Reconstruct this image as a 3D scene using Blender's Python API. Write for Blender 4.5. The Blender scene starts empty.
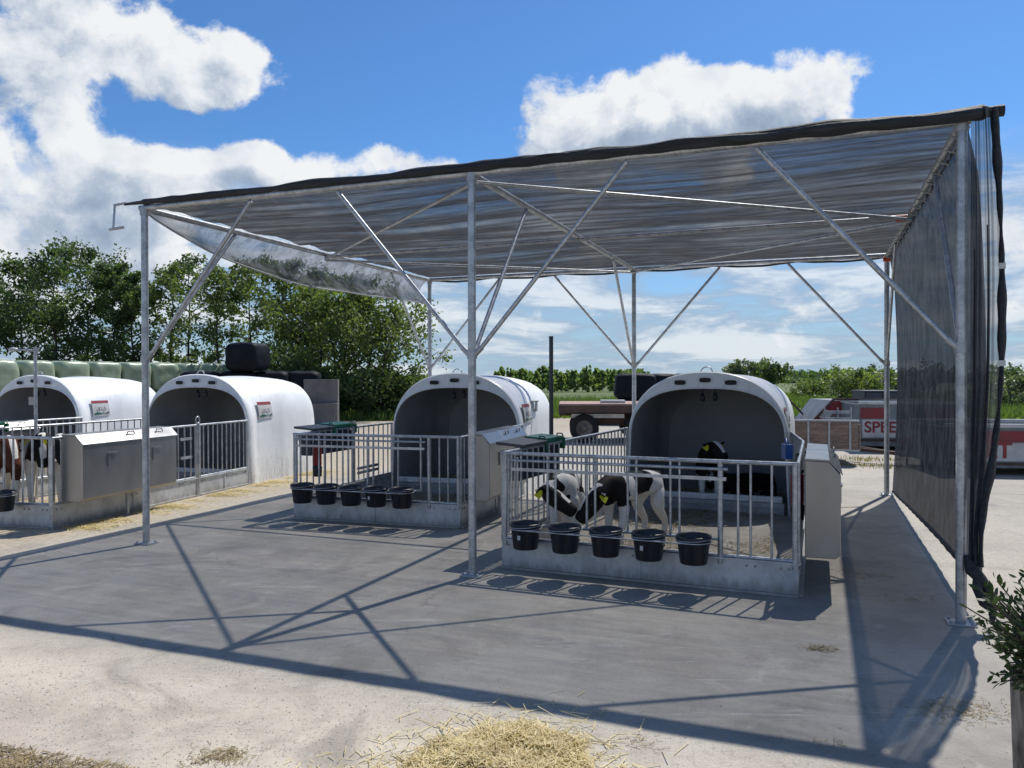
import bpy, bmesh, math, random
import numpy as np
from mathutils import Vector, Matrix, noise
R = math.radians
PI = math.pi
random.seed(7)
S = bpy.context.scene
COL = S.collection

# ------------------------------------------------------------------ camera
cam_d = bpy.data.cameras.new('camera'); cam = bpy.data.objects.new('camera', cam_d); COL.objects.link(cam)
cam_d.sensor_width = 36; cam_d.lens = 784.17 / 1024 * 36
cam_d.clip_start = 0.05; cam_d.clip_end = 9000
cam.matrix_world = Matrix.Translation((0, 0, 1.6)) @ Matrix.Rotation(R(90) - .0071, 4, 'X') @ Matrix.Rotation(-.0022, 4, 'Z')
S.camera = cam
# ------------------------------------------------------------------ light
SUN_AZ = math.atan2(1.392, 1.764)      # from +Y toward +X
SUN_EL = R(55.4)
S.view_settings.view_transform = 'Standard'; S.view_settings.look = 'None'
S.view_settings.gamma = 1; S.view_settings.exposure = 0.0; S.view_settings.use_curve_mapping = False
sd = bpy.data.lights.new('sun', 'SUN'); sun = bpy.data.objects.new('sun', sd); COL.objects.link(sun)
sd.energy = 4.9; sd.angle = R(0.55); sd.color = (1, .95, .88)
dirv = Vector((math.sin(SUN_AZ) * math.cos(SUN_EL), math.cos(SUN_AZ) * math.cos(SUN_EL), math.sin(SUN_EL)))
sun.rotation_euler = dirv.to_track_quat('Z', 'Y').to_euler()
sun.location = dirv * 60


class NT:
    """tiny node helper"""
    def __init__(s, tree):
        s.t = tree; s.n = tree.nodes; s.l = tree.links
    def node(s, typ, **kw):
        n = s.n.new(typ)
        for k, v in kw.items(): setattr(n, k, v)
        return n
    def put(s, sock, v):
        if v is None: return
        if hasattr(v, 'is_output'): s.l.new(v, sock)
        else:
            if hasattr(sock.default_value, '__len__') and not hasattr(v, '__len__'): v = [v] * len(sock.default_value)
            if hasattr(sock.default_value, '__len__') and len(v) == 3 and len(sock.default_value) == 4: v = (*v, 1)
            sock.default_value = v
    def m(s, op, a, b=None, c=None, clamp=False):
        n = s.node('ShaderNodeMath', operation=op, use_clamp=clamp)
        s.put(n.inputs[0], a); s.put(n.inputs[1], b); s.put(n.inputs[2], c)
        return n.outputs[0]
    def v(s, op, a, b=None):
        n = s.node('ShaderNodeVectorMath', operation=op); s.put(n.inputs[0], a); s.put(n.inputs[1], b)
        return n.outputs[0]
    def noise(s, vec, scale, detail=4, rough=.55, dist=0):
        n = s.node('ShaderNodeTexNoise'); s.put(n.inputs['Vector'], vec)
        n.inputs['Scale'].default_value = scale; n.inputs['Detail'].default_value = detail
        n.inputs['Roughness'].default_value = rough; n.inputs['Distortion'].default_value = dist
        return n.outputs[0]
    def ramp(s, f, stops, interp='LINEAR'):
        n = s.node('ShaderNodeValToRGB'); cr = n.color_ramp; cr.interpolation = interp
        while len(cr.elements) < len(stops): cr.elements.new(.5)
        for e, (p, c) in zip(cr.elements, stops):
            e.position = p; e.color = (*c, 1) if hasattr(c, '__len__') else (c, c, c, 1)
        s.put(n.inputs[0], f); return n.outputs[0]
    def mix(s, f, a, b, typ='MIX'):
        n = s.node('ShaderNodeMix', data_type='RGBA', blend_type=typ)
        s.put(n.inputs[0], f); s.put(n.inputs[6], a); s.put(n.inputs[7], b)
        return n.outputs[2]
    def rng(s, v, a, b, c=0, d=1, smooth=True):
        n = s.node('ShaderNodeMapRange', interpolation_type='SMOOTHSTEP' if smooth else 'LINEAR')
        s.put(n.inputs[0], v); s.put(n.inputs[1], a); s.put(n.inputs[2], b); s.put(n.inputs[3], c); s.put(n.inputs[4], d)
        return n.outputs[0]
    def mapping(s, vec, scale=(1, 1, 1), rot=(0, 0, 0), loc=(0, 0, 0)):
        n = s.node('ShaderNodeMapping'); s.put(n.inputs[0], vec)
        n.inputs[1].default_value = loc; n.inputs[2].default_value = rot; n.inputs[3].default_value = scale
        return n.outputs[0]


W = bpy.data.worlds.new('World'); S.world = W; W.use_nodes = True
def build_world():
    t = NT(W.node_tree); t.n.clear()
    out = t.node('ShaderNodeOutputWorld'); bg = t.node('ShaderNodeBackground')
    sky = t.node('ShaderNodeTexSky', sky_type='NISHITA')
    sky.sun_disc = False; sky.sun_elevation = SUN_EL; sky.sun_rotation = SUN_AZ
    sky.air_density = 1.0; sky.dust_density = .4; sky.ozone_density = 2.2; sky.altitude = 0
    tc = t.node('ShaderNodeTexCoord'); sep = t.node('ShaderNodeSeparateXYZ'); t.l.new(tc.outputs['Generated'], sep.inputs[0])
    az = t.m('ARCTAN2', sep.outputs[0], sep.outputs[1]); el = t.m('ARCSINE', sep.outputs[2])
    # cloud clumps: (azimuth deg, elevation deg, radius az, radius el, weight)
    def px(x, y): return math.degrees(math.atan((x - 512) / 784)), math.degrees(math.atan((378 - y) / 784 * math.cos(math.atan((x - 512) / 784))))
    def dens(daz, delv):
        A = t.m('ADD', az, daz) if daz else az; E = t.m('ADD', el, delv) if delv else el
        cx = t.node('ShaderNodeCombineXYZ'); t.put(cx.inputs[0], A); t.put(cx.inputs[1], t.m('MULTIPLY', E, 1.15)); cx.inputs[2].default_value = 3.7
        n = t.noise(cx.outputs[0], 7.0, 10, .64, .2)
        v1 = t.node('ShaderNodeTexVoronoi', feature='F1'); t.put(v1.inputs['Vector'], cx.outputs[0]); v1.inputs['Scale'].default_value = 15; v1.inputs['Detail'].default_value = 1.0; v1.inputs['Roughness'].default_value = .5
        n = t.m('ADD', t.m('MULTIPLY', t.m('SUBTRACT', n, .5), 2.9), t.m('MULTIPLY', t.m('SUBTRACT', .42, v1.outputs['Distance']), .62))
        tot = n
        for (x, y, rx, ry, w) in [(15, 100, 110, 120, .66), (120, 50, 80, 55, .55), (195, 72, 50, 34, .5), (60, 225, 140, 60, .55), (170, 90, 40, 20, .2), (300, 62, 60, 24, .50), (345, 50, 30, 12, .35), (235, 168, 80, 26, .62), (330, 172, 80, 24, .65), (420, 160, 60, 24, .68),
                                  (536, 104, 44, 44, .85), (575, 92, 40, 36, .6), (632, 106, 50, 50, .75), (700, 108, 48, 40, .72), (750, 122, 60, 34, .6), (802, 84, 48, 42, .76), (846, 62, 32, 24, .8), (640, 150, 90, 30, .5),
                                  (1010, 228, 60, 30, .5), (1000, 300, 60, 30, .3), (360, 20, 110, 30, -.7), (450, 90, 80, 46, -.8), (700, 20, 260, 30, -.9), (950, 90, 70, 70, -.8), (165, 122, 42, 14, -.75), (275, 118, 44, 16, -.5), (130, 0, 40, 14, -.3)]:
            a, e = px(x, y); ra, re = math.degrees(rx / 784), math.degrees(ry / 784)
            da = t.m('DIVIDE', t.m('SUBTRACT', A, R(a)), R(ra)); de = t.m('DIVIDE', t.m('SUBTRACT', E, R(e)), R(re))
            r2 = t.m('ADD', t.m('MULTIPLY', da, da), t.m('MULTIPLY', de, de))
            g = t.m('MULTIPLY', t.m('EXPONENT', t.m('MULTIPLY', r2, -.8)), w)
            tot = t.m('ADD', tot, g)
        return tot
    D0 = dens(0, 0); D1 = dens(R(.9), R(1.6))
    cum = t.m('MULTIPLY', t.rng(D0, .14, .52), t.rng(el, R(-1), R(2)))
    # low streaky layers near the horizon
    cx = t.node('ShaderNodeCombineXYZ'); t.put(cx.inputs[0], az)
    t.put(cx.inputs[1], t.m('MULTIPLY', t.m('POWER', t.m('MAXIMUM', el, .0001), .8), 3.4)); cx.inputs[2].default_value = 1.3
    ln = t.noise(cx.outputs[0], 5.5, 9, .62, .3)
    lowmask = t.m('MULTIPLY', t.rng(el, R(16), R(10.5), 0, 1), 1)
    low = t.m('MULTIPLY', t.m('MULTIPLY', t.rng(ln, .33, .50), lowmask), t.rng(el, R(-1), R(.5)))
    low2 = t.rng(ln, .44, .60)
    # general cover elsewhere (behind and above the camera)
    bn = t.noise(tc.outputs['Generated'], 2.6, 8, .55)
    back = t.m('MULTIPLY', t.rng(bn, .5, .62), t.rng(el, R(30), R(42)))
    # colours
    thick = t.rng(D0, .35, 1.25)
    side = t.m('SUBTRACT', D0, D1)
    lit = t.rng(t.m('SUBTRACT', side, t.m('MULTIPLY', thick, .50)), -.80, .25, 0, 1, False)
    vn = t.noise(tc.outputs['Generated'], 14, 6, .6)
    lit = t.m('ADD', lit, t.m('MULTIPLY', t.m('SUBTRACT', vn, .5), 1.5), clamp=True)
    ccol = t.ramp(lit, [(.0, (.30, .39, .52)), (.40, (.46, .54, .66)), (.68, (.70, .75, .82)), (1, (.88, .90, .92))])
    lcol = t.mix(low2, (.36, .47, .62), (.80, .84, .88))
    skyc = t.v('MULTIPLY', sky.outputs[0], (.052, .088, .125))
    haze = t.rng(el, R(13), R(0))
    skyc = t.mix(t.m('MULTIPLY', haze, .65), skyc, (.42, .54, .66))
    c = t.mix(t.m('MULTIPLY', low, .8), skyc, lcol)
    c = t.mix(cum, c, ccol)
    c = t.mix(t.m('MULTIPLY', back, .8), c, (.62, .66, .7))
    t.put(bg.inputs[0], c); bg.inputs[1].default_value = 1.0
    t.l.new(bg.outputs[0], out.inputs[0])
build_world()

# ------------------------------------------------------------------ materials
def newmat(name):
    m = bpy.data.materials.new(name); m.use_nodes = True
    t = NT(m.node_tree); t.n.clear()
    out = t.node('ShaderNodeOutputMaterial'); b = t.node('ShaderNodeBsdfPrincipled'); t.l.new(b.outputs[0], out.inputs[0])
    tc = t.node('ShaderNodeTexCoord')
    return m, t, b, tc.outputs['Object'], out
def bump(t, b, h, strength=.2, dist=.02):
    n = t.node('ShaderNodeBump'); n.inputs['Strength'].default_value = strength; n.inputs['Distance'].default_value = dist
    t.put(n.inputs['Height'], h); t.l.new(n.outputs[0], b.inputs['Normal'])
def simple(name, c1, c2=None, rough=.5, metal=0, scale=8, bs=.1, bd=.01, rr=.12, detail=5, stretch=(1, 1, 1), spec=.5):
    m, t, b, o, _ = newmat(name); b.inputs['Specular IOR Level'].default_value = spec
    c2 = c2 or tuple(x * .75 for x in c1)
    v = t.mapping(o, stretch)
    n = t.noise(v, scale, detail, .6)
    n2 = t.noise(v, scale * .23, 3, .5)
    f = t.rng(t.m('ADD', t.m('MULTIPLY', n, .5), t.m('MULTIPLY', n2, .5)), .38, .62)
    t.put(b.inputs['Base Color'], t.mix(f, c2, c1))
    t.put(b.inputs['Roughness'], t.m('ADD', rough - rr / 2, t.m('MULTIPLY', n, rr)))
    b.inputs['Metallic'].default_value = metal
    if bs: bump(t, b, n, bs, bd)
    return m
M = {}
M['galv'] = simple('galvanised', (.54, .56, .58), (.33, .35, .37), .42, .7, 45, .08, .002, .25)
M['galvdull'] = simple('galvanised_sheet', (.46, .48, .50), (.33, .35, .37), .5, .55, 9, .08, .004, .2)
M['stainless'] = simple('stainless_sheet', (.36, .355, .35), (.27, .268, .265), .33, .85, 3, .08, .01, .16, 3, (1, 1, .4))
M['rubber'] = simple('black_plastic', (.011, .013, .019), (.018, .02, .026), .38, 0, 20, .05, .003)
M['darkgrey'] = simple('dark_grey_plastic', (.06, .065, .075), (.04, .045, .052), .5)
M['tank'] = simple('blue_grey_plastic', (.035, .045, .07), (.028, .034, .05), .45)
M['green'] = simple('green_plastic', (.01, .13, .075), (.008, .09, .05), .4)
M['red'] = simple('red_bristle', (.35, .012, .015), (.22, .01, .012), .6)
M['redpaint'] = simple('red_paint', (.30, .025, .03), (.20, .03, .035), .5)
M['whitepaint'] = simple('white_paint', (.60, .60, .58), (.42, .42, .41), .5, 0, 5)
M['greypaint'] = simple('grey_paint', (.22, .24, .26), (.14, .155, .17), .55, 0, 4)
M['orange'] = simple('orange_coupler', (.55, .07, .02), None, .45)
M['yellow'] = simple('yellow_tag', (.60, .62, .03), (.5, .5, .03), .45)
M['blue'] = simple('blue_plastic', (.02, .09, .3), None, .4)
M['liner'] = simple('grey_liner', (.40, .405, .42), (.32, .325, .34), .55, 0, 2.5)
M['ventdark'] = simple('vent_dark', (.02, .022, .025), None, .7)
M['hoof'] = simple('hoof_horn', (.03, .026, .022), None, .5)
M['eye'] = simple('eye_dark', (.006, .005, .005), None, .1)
M['rust'] = simple('brown_steel', (.10, .055, .04), (.055, .035, .03), .7, 0, 6, .2)
M['deckwood'] = simple('deck_wood', (.42, .27, .22), (.28, .18, .15), .75, 0, 7, .2, .01, .1, 5, (1, 8, 1))
M['oldwood'] = simple('old_wood', (.30, .22, .17), (.15, .11, .09), .8, 0, 7, .3, .01, .1, 5, (1, 1, 6))
M['tyre'] = simple('tyre_rubber', (.014, .014, .015), None, .8, 0, 30, .3)
M['rim'] = simple('dusty_rim', (.22, .20, .17), (.11, .10, .09), .6, .3, 12)
M['concrete'] = simple('cast_concrete', (.17, .165, .16), (.11, .108, .105), .85, 0, 3, .3, .01)
M['bark'] = simple('bark', (.07, .058, .045), (.035, .03, .025), .9, 0, 12, .6, .02, .1, 5, (1, 1, .3))
M['blackwrap'] = simple('black_bale_film', (.006, .008, .013), (.010, .012, .017), .6, 0, 4, .3, .05, .2, spec=.15)
M['greenwrap'] = simple('green_bale_film', (.33, .40, .29), (.25, .32, .22), .38, 0, 3, .5, .04, .2)
M['gravelstone'] = simple('gravel_stone', (.42, .40, .36), (.20, .19, .17), .85, 0, 60, 0)
M['soil'] = simple('potting_soil', (.035, .025, .018), None, .95)
M['bolt'] = simple('bolt_steel', (.3, .3, .3), None, .4, .9)

def shell_mat():
    m, t, b, o, _ = newmat('white_fibreglass')
    n = t.noise(o, 3, 5, .6); n2 = t.noise(t.mapping(o, (6, 6, .8)), 4, 4, .6)
    z = t.node('ShaderNodeSeparateXYZ'); t.l.new(o, z.inputs[0])
    dirt = t.m('MULTIPLY', t.rng(z.outputs[2], .5, .0), t.rng(n2, .35, .65))
    c = t.mix(t.rng(n, .35, .65), (.76, .78, .79), (.82, .83, .83))
    c = t.mix(t.m('MULTIPLY', dirt, .5), c, (.42, .38, .30))
    c = t.mix(t.m('MULTIPLY', t.rng(n2, .52, .72), .34), c, (.50, .50, .44))
    sp = t.noise(o, 24, 4, .7)
    c = t.mix(t.m('MULTIPLY', t.m('MULTIPLY', t.rng(sp, .56, .66), t.rng(z.outputs[2], 1.0, .0)), .55), c, (.30, .25, .18))
    t.put(b.inputs['Base Color'], c); b.inputs['Roughness'].default_value = .38
    bump(t, b, n, .15, .02); return m
M['shell'] = shell_mat()

def net_mat(name, o0, streak=(1, 1, 1), scale=3, cmax=4.0, thread=(.02, .022, .027), trans=(.05, .055, .065), tr=.35, streaky=.12, tcap=.10):
    """woven shade net: the share of light that passes falls as the sheet is crossed more obliquely"""
    m = bpy.data.materials.new(name); m.use_nodes = True; t = NT(m.node_tree); t.n.clear()
    out = t.node('ShaderNodeOutputMaterial'); tc = t.node('ShaderNodeTexCoord')
    g = t.node('ShaderNodeNewGeometry')
    dp = t.node('ShaderNodeVectorMath', operation='DOT_PRODUCT'); t.l.new(g.outputs['Incoming'], dp.inputs[0]); t.l.new(g.outputs['Normal'], dp.inputs[1])
    c = t.m('MAXIMUM', t.m('ABSOLUTE', dp.outputs['Value']), 1.0 / cmax)
    n = t.m('ADD', t.m('MULTIPLY', t.noise(t.mapping(tc.outputs['Object'], streak), scale, 6, .65), .65), t.m('MULTIPLY', t.noise(tc.outputs['Object'], 1.1, 4, .6), .35))
    f = t.noise(tc.outputs['Object'], 260, 2, .6)
    w = t.m('ADD', t.m('MULTIPLY', t.m('SUBTRACT', n, .5), streaky * 2), t.m('MULTIPLY', t.m('SUBTRACT', f, .5), .12))
    T0 = t.m('SUBTRACT', 1 - o0, w)
    T = t.m('POWER', t.m('MAXIMUM', T0, .02), t.m('DIVIDE', 1.0, c))
    T = t.m('MAXIMUM', T, tcap)
    d = t.node('ShaderNodeBsdfDiffuse'); t.put(d.inputs[0], thread)
    tl = t.node('ShaderNodeBsdfTranslucent'); t.put(tl.inputs[0], t.mix(t.rng(t.noise(t.mapping(tc.outputs['Object'], tuple(q * 2.2 for q in streak)), scale * 1.3, 8, .7), .38, .62), tuple(x * .35 for x in trans), tuple(x * 1.7 for x in trans)))
    gl = t.node('ShaderNodeBsdfGlossy'); gl.inputs[1].default_value = .45; t.put(gl.inputs[0], (.025, .027, .03))
    a = t.node('ShaderNodeMixShader'); a.inputs[0].default_value = tr; t.l.new(d.outputs[0], a.inputs[1]); t.l.new(tl.outputs[0], a.inputs[2])
    a2 = t.node('ShaderNodeAddShader'); t.l.new(a.outputs[0], a2.inputs[0]); t.l.new(gl.outputs[0], a2.inputs[1])
    tp = t.node('ShaderNodeBsdfTransparent')
    mx = t.node('ShaderNodeMixShader'); t.put(mx.inputs[0], T); t.l.new(a2.outputs[0], mx.inputs[1]); t.l.new(tp.outputs[0], mx.inputs[2])
    t.l.new(mx.outputs[0], out.inputs[0]); return m
M['roofnet'] = net_mat('roof_shade_net', .46, (.6, 9, 1), 2.4, 6.0, thread=(.022, .022, .023), trans=(.047, .046, .046), tr=.6, streaky=.36, tcap=.022)
M['sidenet'] = net_mat('side_shade_net', .66, (7, 1, .5), 2.0, 3.4, trans=(.05, .055, .065), tr=.5, streaky=.10, tcap=.07)
M['flapnet'] = net_mat('flap_shade_net', .52, (9, 9, .4), 1.6, 3.5, trans=(.10, .105, .12), tr=.5, streaky=.16, tcap=.05)
M['curtain'] = net_mat('curtain_net', .50, (1, 1.2, 1), 1.3, 2.5, thread=(.05, .055, .06), trans=(.20, .215, .24), tr=.8, streaky=.12, tcap=.15)
M['rollnet'] = simple('rolled_black_net', (.012, .014, .018), (.03, .033, .04), .7, 0, 14, .8, .02, .1, 6, (.4, 3, 3))

def kick_mat():
    m, t, b, o, _ = newmat('dirty_galvanised_board')
    z = t.node('ShaderNodeSeparateXYZ'); t.l.new(o, z.inputs[0]); n = t.noise(o, 5, 7, .68); n2 = t.noise(t.mapping(o, (3, 3, .7)), 6, 6, .65); n3 = t.noise(o, 38, 4, .6)
    c = t.mix(t.rng(n, .35, .65), (.42, .44, .46), (.60, .62, .64))
    c = t.mix(t.m('MULTIPLY', t.rng(n3, .45, .62), .25), c, (.60, .62, .63))
    d = t.m('MULTIPLY', t.rng(t.m('ADD', z.outputs[2], t.m('MULTIPLY', t.m('SUBTRACT', n2, .5), .25)), .11, .0), .6)
    c = t.mix(d, c, (.20, .165, .12))
    t.put(b.inputs['Base Color'], c); t.put(b.inputs['Metallic'], t.m('MULTIPLY', t.m('SUBTRACT', 1, d), .5)); b.inputs['Roughness'].default_value = .52
    bump(t, b, n3, .15, .004); return m
M['kick'] = kick_mat()
def coat_mat(name, dark=(.012, .011, .011), white=(.76, .73, .67), scale=5, amp=.9):
    m, t, b, o, _ = newmat(name)
    at = t.node('ShaderNodeAttribute', attribute_name='bias')
    n = t.noise(o, scale, 3, .5, .3)
    v = t.m('ADD', at.outputs['Fac'], t.m('MULTIPLY', t.m('SUBTRACT', n, .5), amp))
    f = t.rng(v, -.02, .02)
    z = t.node('ShaderNodeSeparateXYZ'); t.l.new(o, z.inputs[0])
    fine = t.noise(t.mapping(o, (1, 1, 3)), 60, 3, .6)
    wc = t.mix(t.rng(fine, .3, .7), tuple(x * .78 for x in white), white)
    wc = t.mix(t.m('MULTIPLY', t.rng(z.outputs[2], .35, .0), .45), wc, (.34, .27, .18))
    c = t.mix(f, wc, dark)
    c = t.mix(t.rng(z.outputs[2], .045, .035), c, (.03, .025, .02))
    t.put(b.inputs['Base Color'], c); b.inputs['Roughness'].default_value = .7; b.inputs['Specular IOR Level'].default_value = .15
    bump(t, b, fine, .35, .006); return m
M['coat'] = coat_mat('black_white_coat'); M['coat2'] = coat_mat('black_white_coat_fine', scale=7, amp=1.3)
M['coatblack'] = coat_mat('black_coat'); M['coatbrown'] = coat_mat('brown_white_coat', (.085, .03, .018))

def leaf_mat(name, c1, c2, tr=.35, scale=1.2):
    m = bpy.data.materials.new(name); m.use_nodes = True; t = NT(m.node_tree); t.n.clear()
    out = t.node('ShaderNodeOutputMaterial'); tc = t.node('ShaderNodeTexCoord')
    at = t.node('ShaderNodeAttribute', attribute_name='tint')
    n = t.noise(tc.outputs['Object'], scale, 4, .6)
    f = t.m('ADD', t.m('MULTIPLY', t.rng(n, .35, .65), .5), t.m('MULTIPLY', at.outputs['Fac'], .5))
    c = t.mix(f, c2, c1)
    d = t.node('ShaderNodeBsdfPrincipled'); t.put(d.inputs['Base Color'], c); d.inputs['Roughness'].default_value = .5
    d.inputs['Specular IOR Level'].default_value = .35
    tl = t.node('ShaderNodeBsdfTranslucent'); t.put(tl.inputs[0], t.v('MULTIPLY', c, (1.3, 1.5, .6)))
    a = t.node('ShaderNodeMixShader'); a.inputs[0].default_value = tr; t.l.new(d.outputs[0], a.inputs[1]); t.l.new(tl.outputs[0], a.inputs[2])
    t.l.new(a.outputs[0], out.inputs[0]); return m
M['leafdark'] = leaf_mat('leaf_dark', (.13, .18, .08), (.055, .09, .04), .45)
M['leafmid'] = leaf_mat('leaf_mid', (.20, .235, .085), (.08, .12, .045), .45)
M['leaflight'] = leaf_mat('leaf_light', (.34, .40, .20), (.20, .26, .12), .55)
M['leafgrey'] = leaf_mat('leaf_grey', (.22, .25, .16), (.13, .15, .10), .35)
M['laurel'] = leaf_mat('laurel_leaf', (.055, .085, .03), (.02, .038, .016), .2, 8)
M['grassblade'] = leaf_mat('grass_blade', (.16, .22, .06), (.09, .13, .035), .4, .5)
M['drygrass'] = leaf_mat('dry_grass', (.30, .24, .12), (.18, .17, .07), .3, .5)
M['straw'] = leaf_mat('straw_stalk', (.74, .62, .38), (.50, .39, .22), .25, 6)
M['dirtystraw'] = leaf_mat('dirty_straw', (.40, .30, .15), (.16, .12, .07), .2, 6)

def ground_mat():
    m, t, b, o, _ = newmat('field_grass_ground')
    n = t.noise(o, .06, 6, .6); n2 = t.noise(t.mapping(o, (1, .3, 1)), .5, 5, .6); n3 = t.noise(o, 6, 4, .7)
    c = t.mix(t.rng(n, .35, .65), (.07, .10, .03), (.12, .16, .045))
    c = t.mix(t.m('MULTIPLY', t.rng(n2, .45, .7), .6), c, (.16, .19, .06))
    c = t.mix(t.m('MULTIPLY', n3, .35), c, (.03, .06, .015))
    t.put(b.inputs['Base Color'], c); b.inputs['Roughness'].default_value = .9
    bump(t, b, n3, .8, .1); return m
M['field'] = ground_mat()
def yard_mat():
    m, t, b, o, _ = newmat('worn_concrete_yard')
    sx = t.node('ShaderNodeSeparateXYZ'); t.l.new(o, sx.inputs[0])
    big = t.noise(o, .35, 6, .6, .4); mid = t.noise(o, 1.7, 7, .65, .3); fine = t.noise(o, 22, 6, .7); grit = t.noise(o, 90, 3, .6)
    vor = t.node('ShaderNodeTexVoronoi'); t.put(vor.inputs['Vector'], o); vor.inputs['Scale'].default_value = 62
    c = t.mix(t.rng(big, .35, .65), (.345, .318, .268), (.43, .395, .33))
    c = t.mix(t.m('MULTIPLY', t.rng(mid, .48, .72), .5), c, (.26, .24, .21))
    c = t.mix(t.m('MULTIPLY', t.rng(fine, .47, .66), .55), c, (.20, .18, .15))
    c = t.mix(t.m('MULTIPLY', t.rng(grit, .50, .64), .5), c, (.17, .155, .13)); c = t.mix(t.m('MULTIPLY', t.rng(grit, .46, .32), .35), c, (.52, .49, .44))
    # sandy dirt towards the left pens and the open front
    perp = t.m('ADD', t.m('MULTIPLY', sx.outputs[0], .364), t.m('MULTIPLY', sx.outputs[1], .931))       # distance along the shelter's depth
    front = t.rng(t.m('ADD', perp, t.m('MULTIPLY', big, .8)), 4.0, 3.3)
    sand = t.mix(t.rng(mid, .4, .65), (.60, .53, .42), (.44, .385, .305))
    c = t.mix(t.m('MULTIPLY', front, .75), c, sand)
    along = t.m('SUBTRACT', t.m('MULTIPLY', sx.outputs[0], .931), t.m('MULTIPLY', sx.outputs[1], .364))
    left = t.rng(t.m('ADD', along, t.m('MULTIPLY', mid, .5)), -6.4, -7.3)
    c = t.mix(t.m('MULTIPLY', left, .7), c, t.mix(t.rng(fine, .4, .65), (.46, .38, .26), (.25, .20, .14)))
    # reddish dust at the far left front
    red = t.m('MULTIPLY', t.rng(t.m('ADD', sx.outputs[0], t.m('MULTIPLY', big, 1.2)), -.4, -2.2), t.rng(sx.outputs[1], 4.4, 3.3))
    c = t.mix(t.m('MULTIPLY', red, .6), c, (.33, .25, .215))
    # darker grey tone of the yard, under and in front of the shelter
    grey_zone = t.m('MULTIPLY', t.m('MULTIPLY', t.rng(perp, 3.45, 3.6, 0, 1), t.rng(perp, 12.4, 12.2, 0, 1)), t.m('MULTIPLY', t.rng(along, -6.66, -6.58, 0, 1), t.rng(along, 1.0, .9, 0, 1)))
    c = t.mix(t.m('MULTIPLY', grey_zone, .72), c, t.mix(t.rng(mid, .35, .65), (.220, .206, .184), (.320, .302, .268)))
    # hairline cracks
    vc2 = t.node('ShaderNodeTexVoronoi', feature='DISTANCE_TO_EDGE'); wv = t.node('ShaderNodeTexNoise'); t.put(wv.inputs['Vector'], o); wv.inputs['Scale'].default_value = 1.4; wv.inputs['Detail'].default_value = 5
    t.put(vc2.inputs['Vector'], t.v('ADD', o, t.v('MULTIPLY', wv.outputs['Color'], (.9, .9, 0)))); vc2.inputs['Scale'].default_value = .33
    c = t.mix(t.m('MULTIPLY', t.m('MULTIPLY', t.rng(vc2.outputs['Distance'], .0028, .001), t.rng(big, .46, .58)), .35), c, (.12, .11, .10))
    # small stones
    st = t.rng(vor.outputs['Distance'], .42, .26)
    vc = t.node('ShaderNodeSeparateXYZ'); t.l.new(vor.outputs['Color'], vc.inputs[0])
    pick = t.rng(vc.outputs[0], .45, .50)
    stone = t.m('MULTIPLY', t.m('MULTIPLY', st, pick), t.m('ADD', .10, t.m('MULTIPLY', front, .55)))
    c = t.mix(stone, c, t.mix(vc.outputs[1], (.17, .155, .14), (.60, .57, .52)))
    # dark damp stains
    dk = t.m('MULTIPLY', t.rng(t.noise(o, .9, 6, .68, 1.0), .52, .68), .5)
    c = t.mix(dk, c, (.15, .14, .125))
    c = t.mix(t.m('MULTIPLY', t.rng(t.noise(o, 4.2, 6, .7, .6), .60, .72), .5), c, (.14, .125, .105))
    c = t.mix(t.m('MULTIPLY', t.rng(t.noise(o, 2.3, 6, .7, .8), .44, .32), .35), c, (.47, .44, .385))
    # chalky scrape lines
    sc = t.noise(t.mapping(o, (.5, 6, 1), (0, 0, R(-38))), .8, 5, .5, .6)
    ln = t.m('MULTIPLY', t.rng(t.m('ABSOLUTE', t.m('SUBTRACT', sc, .62)), .006, .002), .35)
    c = t.mix(ln, c, (.55, .53, .5))
    t.put(b.inputs['Base Color'], c); b.inputs['Roughness'].default_value = .82
    h = t.m('ADD', t.m('MULTIPLY', fine, .5), t.m('ADD', t.m('MULTIPLY', grit, .25), t.m('MULTIPLY', stone, .6)))
    bump(t, b, h, .55, .012); return m
M['yard'] = yard_mat()

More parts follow.
